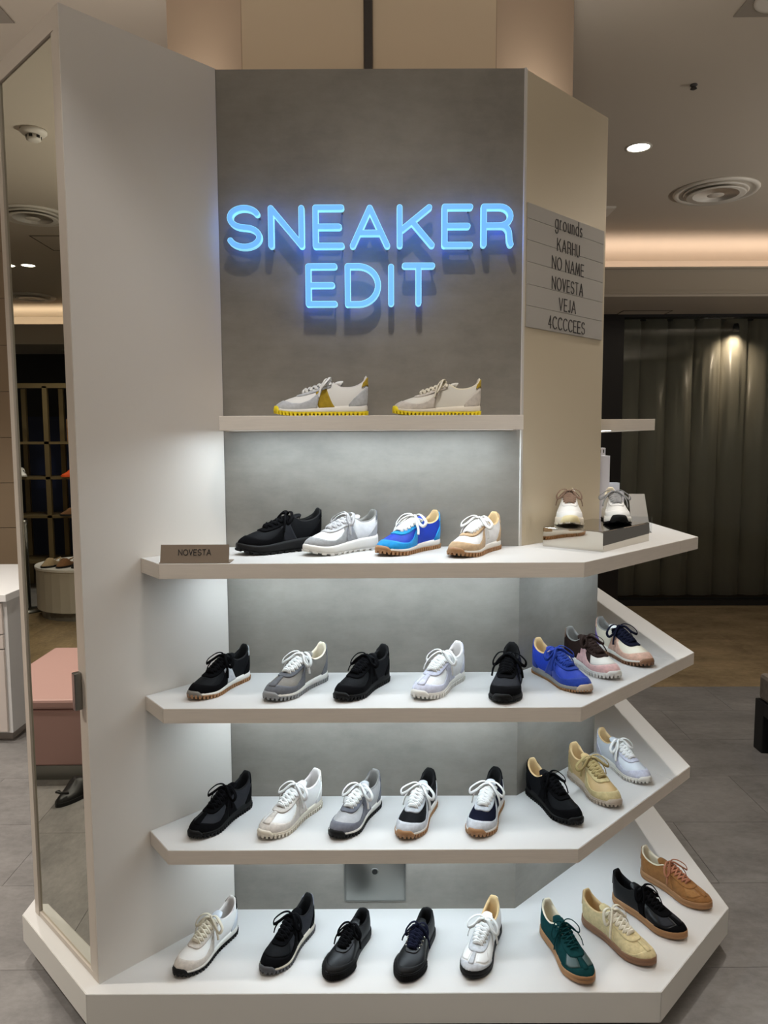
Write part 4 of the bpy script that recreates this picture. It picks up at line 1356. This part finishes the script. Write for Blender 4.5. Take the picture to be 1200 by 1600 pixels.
# ------------------------------------------------------------------ things seen in the mirror
ot = thing('ottoman', 'pink leather ottoman reflected in the mirror', 'ottoman', (-2.32, .2, 0))
MB().box(-.9, 0, 0, .62, .07, .345).build('body', M_PINK, ot, bevel=.01)
MB().box(-.91, .012, -.01, .63, .350, .398).build('cushion', M_PINK, ot, bevel=.014)
MB().box(-.9, -.004, .004, .616, .0, .07).build('plinth', M_STEEL, ot)


def clog(x, y, z, rz, m, label, cat, L=.25, name='slipper', sole=None):
    t = thing(name, label, cat, (x, y, z), rz)
    n, k_ = 28, 8
    P = np.zeros((n + 1, k_, 3))
    for i in range(n + 1):
        a = 2 * math.pi * i / n
        bx, by = math.cos(a), math.sin(a)
        w = .20 * (1 + .18 * bx)
        for j in range(k_):
            u = j / (k_ - 1)
            sc = math.cos(u * math.pi / 2)**.7
            hh = .12 + .16 * math.exp(-((bx * sc - .15) / .35)**2)
            P[i, j] = (bx * .47 * sc * L + 0, by * w * sc * L, (.06 + hh * math.sin(u * math.pi / 2)) * L)
    MB().grid(P).build('upper', m, t, True)
    S2 = MB()
    S2.prism([(math.cos(2 * math.pi * i / 24) * .49 * L, math.sin(2 * math.pi * i / 24) * .215 * L * (1 + .18 * math.cos(2 * math.pi * i / 24))) for i in range(24)], 0, .07 * L)
    S2.build('sole', sole or M_BLACK, t)
    tube_b = MB()
    tube(tube_b, [(-.3 * L, .1 * L, .2 * L), (-.42 * L, .05 * L, .25 * L), (-.45 * L, 0, .27 * L), (-.42 * L, -.05 * L, .25 * L), (-.3 * L, -.1 * L, .2 * L)], .05 * L, .05 * L)
    tube_b.build('heel_strap', m, t, True)
    return t


clog(-2.16, .30, 0, math.radians(200), mat('black_foam', (20, 20, 21), .5), 'black slipper on the floor reflected below the ottoman', 'slipper')
clog(-2.16, .17, 0, math.radians(195), mat('black_foam', (20, 20, 21), .5), 'second black slipper, mostly cut off by the mirror edge', 'slipper')
pt = thing('round_plinth', 'rounded pale plinth with shoes on top reflected in the mirror', 'plinth', (-5.95, 1.65, 0))
MB().lathe([(.42, .0), (.42, .08)], n=32).build('base', mat('plinth_base', (120, 116, 108), .5), pt, False)
MB().lathe([(.46, .08), (.46, .455)], n=32).build('drum', mat('plinth_drum', (196, 190, 178), .5), pt, False)
MB().lathe([(.47, .455), (.47, .475)], n=32).build('top', mat('plinth_top', (236, 234, 230), .4), pt, False)
clog(-5.72, 1.90, .475, math.radians(20), mat('beige_suede', (186, 164, 130), .85, 'suede'), 'beige clog on the plinth reflected in the mirror', 'clog', name='clog')
clog(-5.70, 1.76, .475, math.radians(15), mat('tan_suede', (140, 100, 66), .85, 'suede'), 'tan clog on the plinth reflected in the mirror', 'clog', name='clog')
clog(-5.70, 1.62, .475, math.radians(15), mat('black_foam', (20, 20, 21), .5), 'black clog on the plinth reflected in the mirror', 'clog', name='clog')
t = thing('crowd_post', 'steel post on a round base reflected beside the plinth', 'post', (-5.98, 2.26, 0))
MB().lathe([(.15, 0), (.15, .012), (.05, .03)], n=32).build('base', M_STEEL, t, True)
MB().lathe([(.032, .02), (.032, .84), (.038, .845), (.038, .88)], n=20).build('pole', M_STEEL, t, True)
rk = thing('display_rack', 'brass framed open display rack reflected in the mirror', 'rack', (-7.0, 1.6, 0))
for x in (0, -.42):
    for y in (0, .42, .84, 1.26):
        o = MB().box(-.02, .02, -.025, .025, 0, 2.22).build('post', M_BRASS, rk)
        o.location = (x, y, 0)
for zz in (.30, .80, 1.22, 1.60, 2.20):
    MB().box(-.44, .02, -.02, 1.28, zz, zz + .028).build('shelf', M_BRASS, rk) if zz not in (2.20,) else MB().box(-.02, .02, -.02, 1.28, zz, zz + .05).build('top_rail', M_BRASS, rk)
clog(-6.98, 2.17, 1.248, math.radians(70), mat('orange_foam', (222, 84, 28), .6), 'bright orange clog on the rack reflected in the mirror', 'clog', name='clog', sole=mat('orange_foam', (222, 84, 28), .6))
clog(-6.98, 2.20, .828, math.radians(70), mat('brown_suede', (120, 84, 54), .85, 'suede'), 'brown clog low on the rack reflected in the mirror', 'clog', name='clog')
t = thing('display_box', 'brown box with a dark oval window on the rack reflected in the mirror', 'box', (-7.08, 2.13, 1.628))
MB().box(-.1, .1, -.09, .09, 0, .24).build('carton', mat('brown_card', (126, 92, 60), .7), t, bevel=.004)
MB().prism([(.05 * math.cos(k * math.pi / 8), .08 * math.sin(k * math.pi / 8)) for k in range(16)], 0, .003).build('window', mat('dark_window', (22, 30, 52), .2), t).location = (.1, 0, .12)
t.children[-1].rotation_euler = (0, math.pi / 2, 0) if t.children else (0, 0, 0)
for ch in t.children:
    if ch.name.startswith('window'):
        ch.rotation_euler = (math.pi / 2, 0, math.pi / 2)
sneaker('white sneaker standing on the rack reflected at the mirror edge', 'runner', (-6.90, 2.66), -40, 1.248, .25, C('white', 'white', 'white', 'white', 'white', lace='white', lining='white lining'), 1, 40)
o = tag(MB().box(-.2, .2, -.5, .5, 0, 1.9).box(-.21, .21, -.51, .51, 1.9, 1.94).box(.2, .21, -.45, .45, .1, 1.8).build('dark_cabinet', mat('navy_cabinet', (26, 34, 62), .4)), 'dark navy cabinet in the shop behind the reflected rack', 'cabinet')
o.location = (-8.4, 2.75, 0)
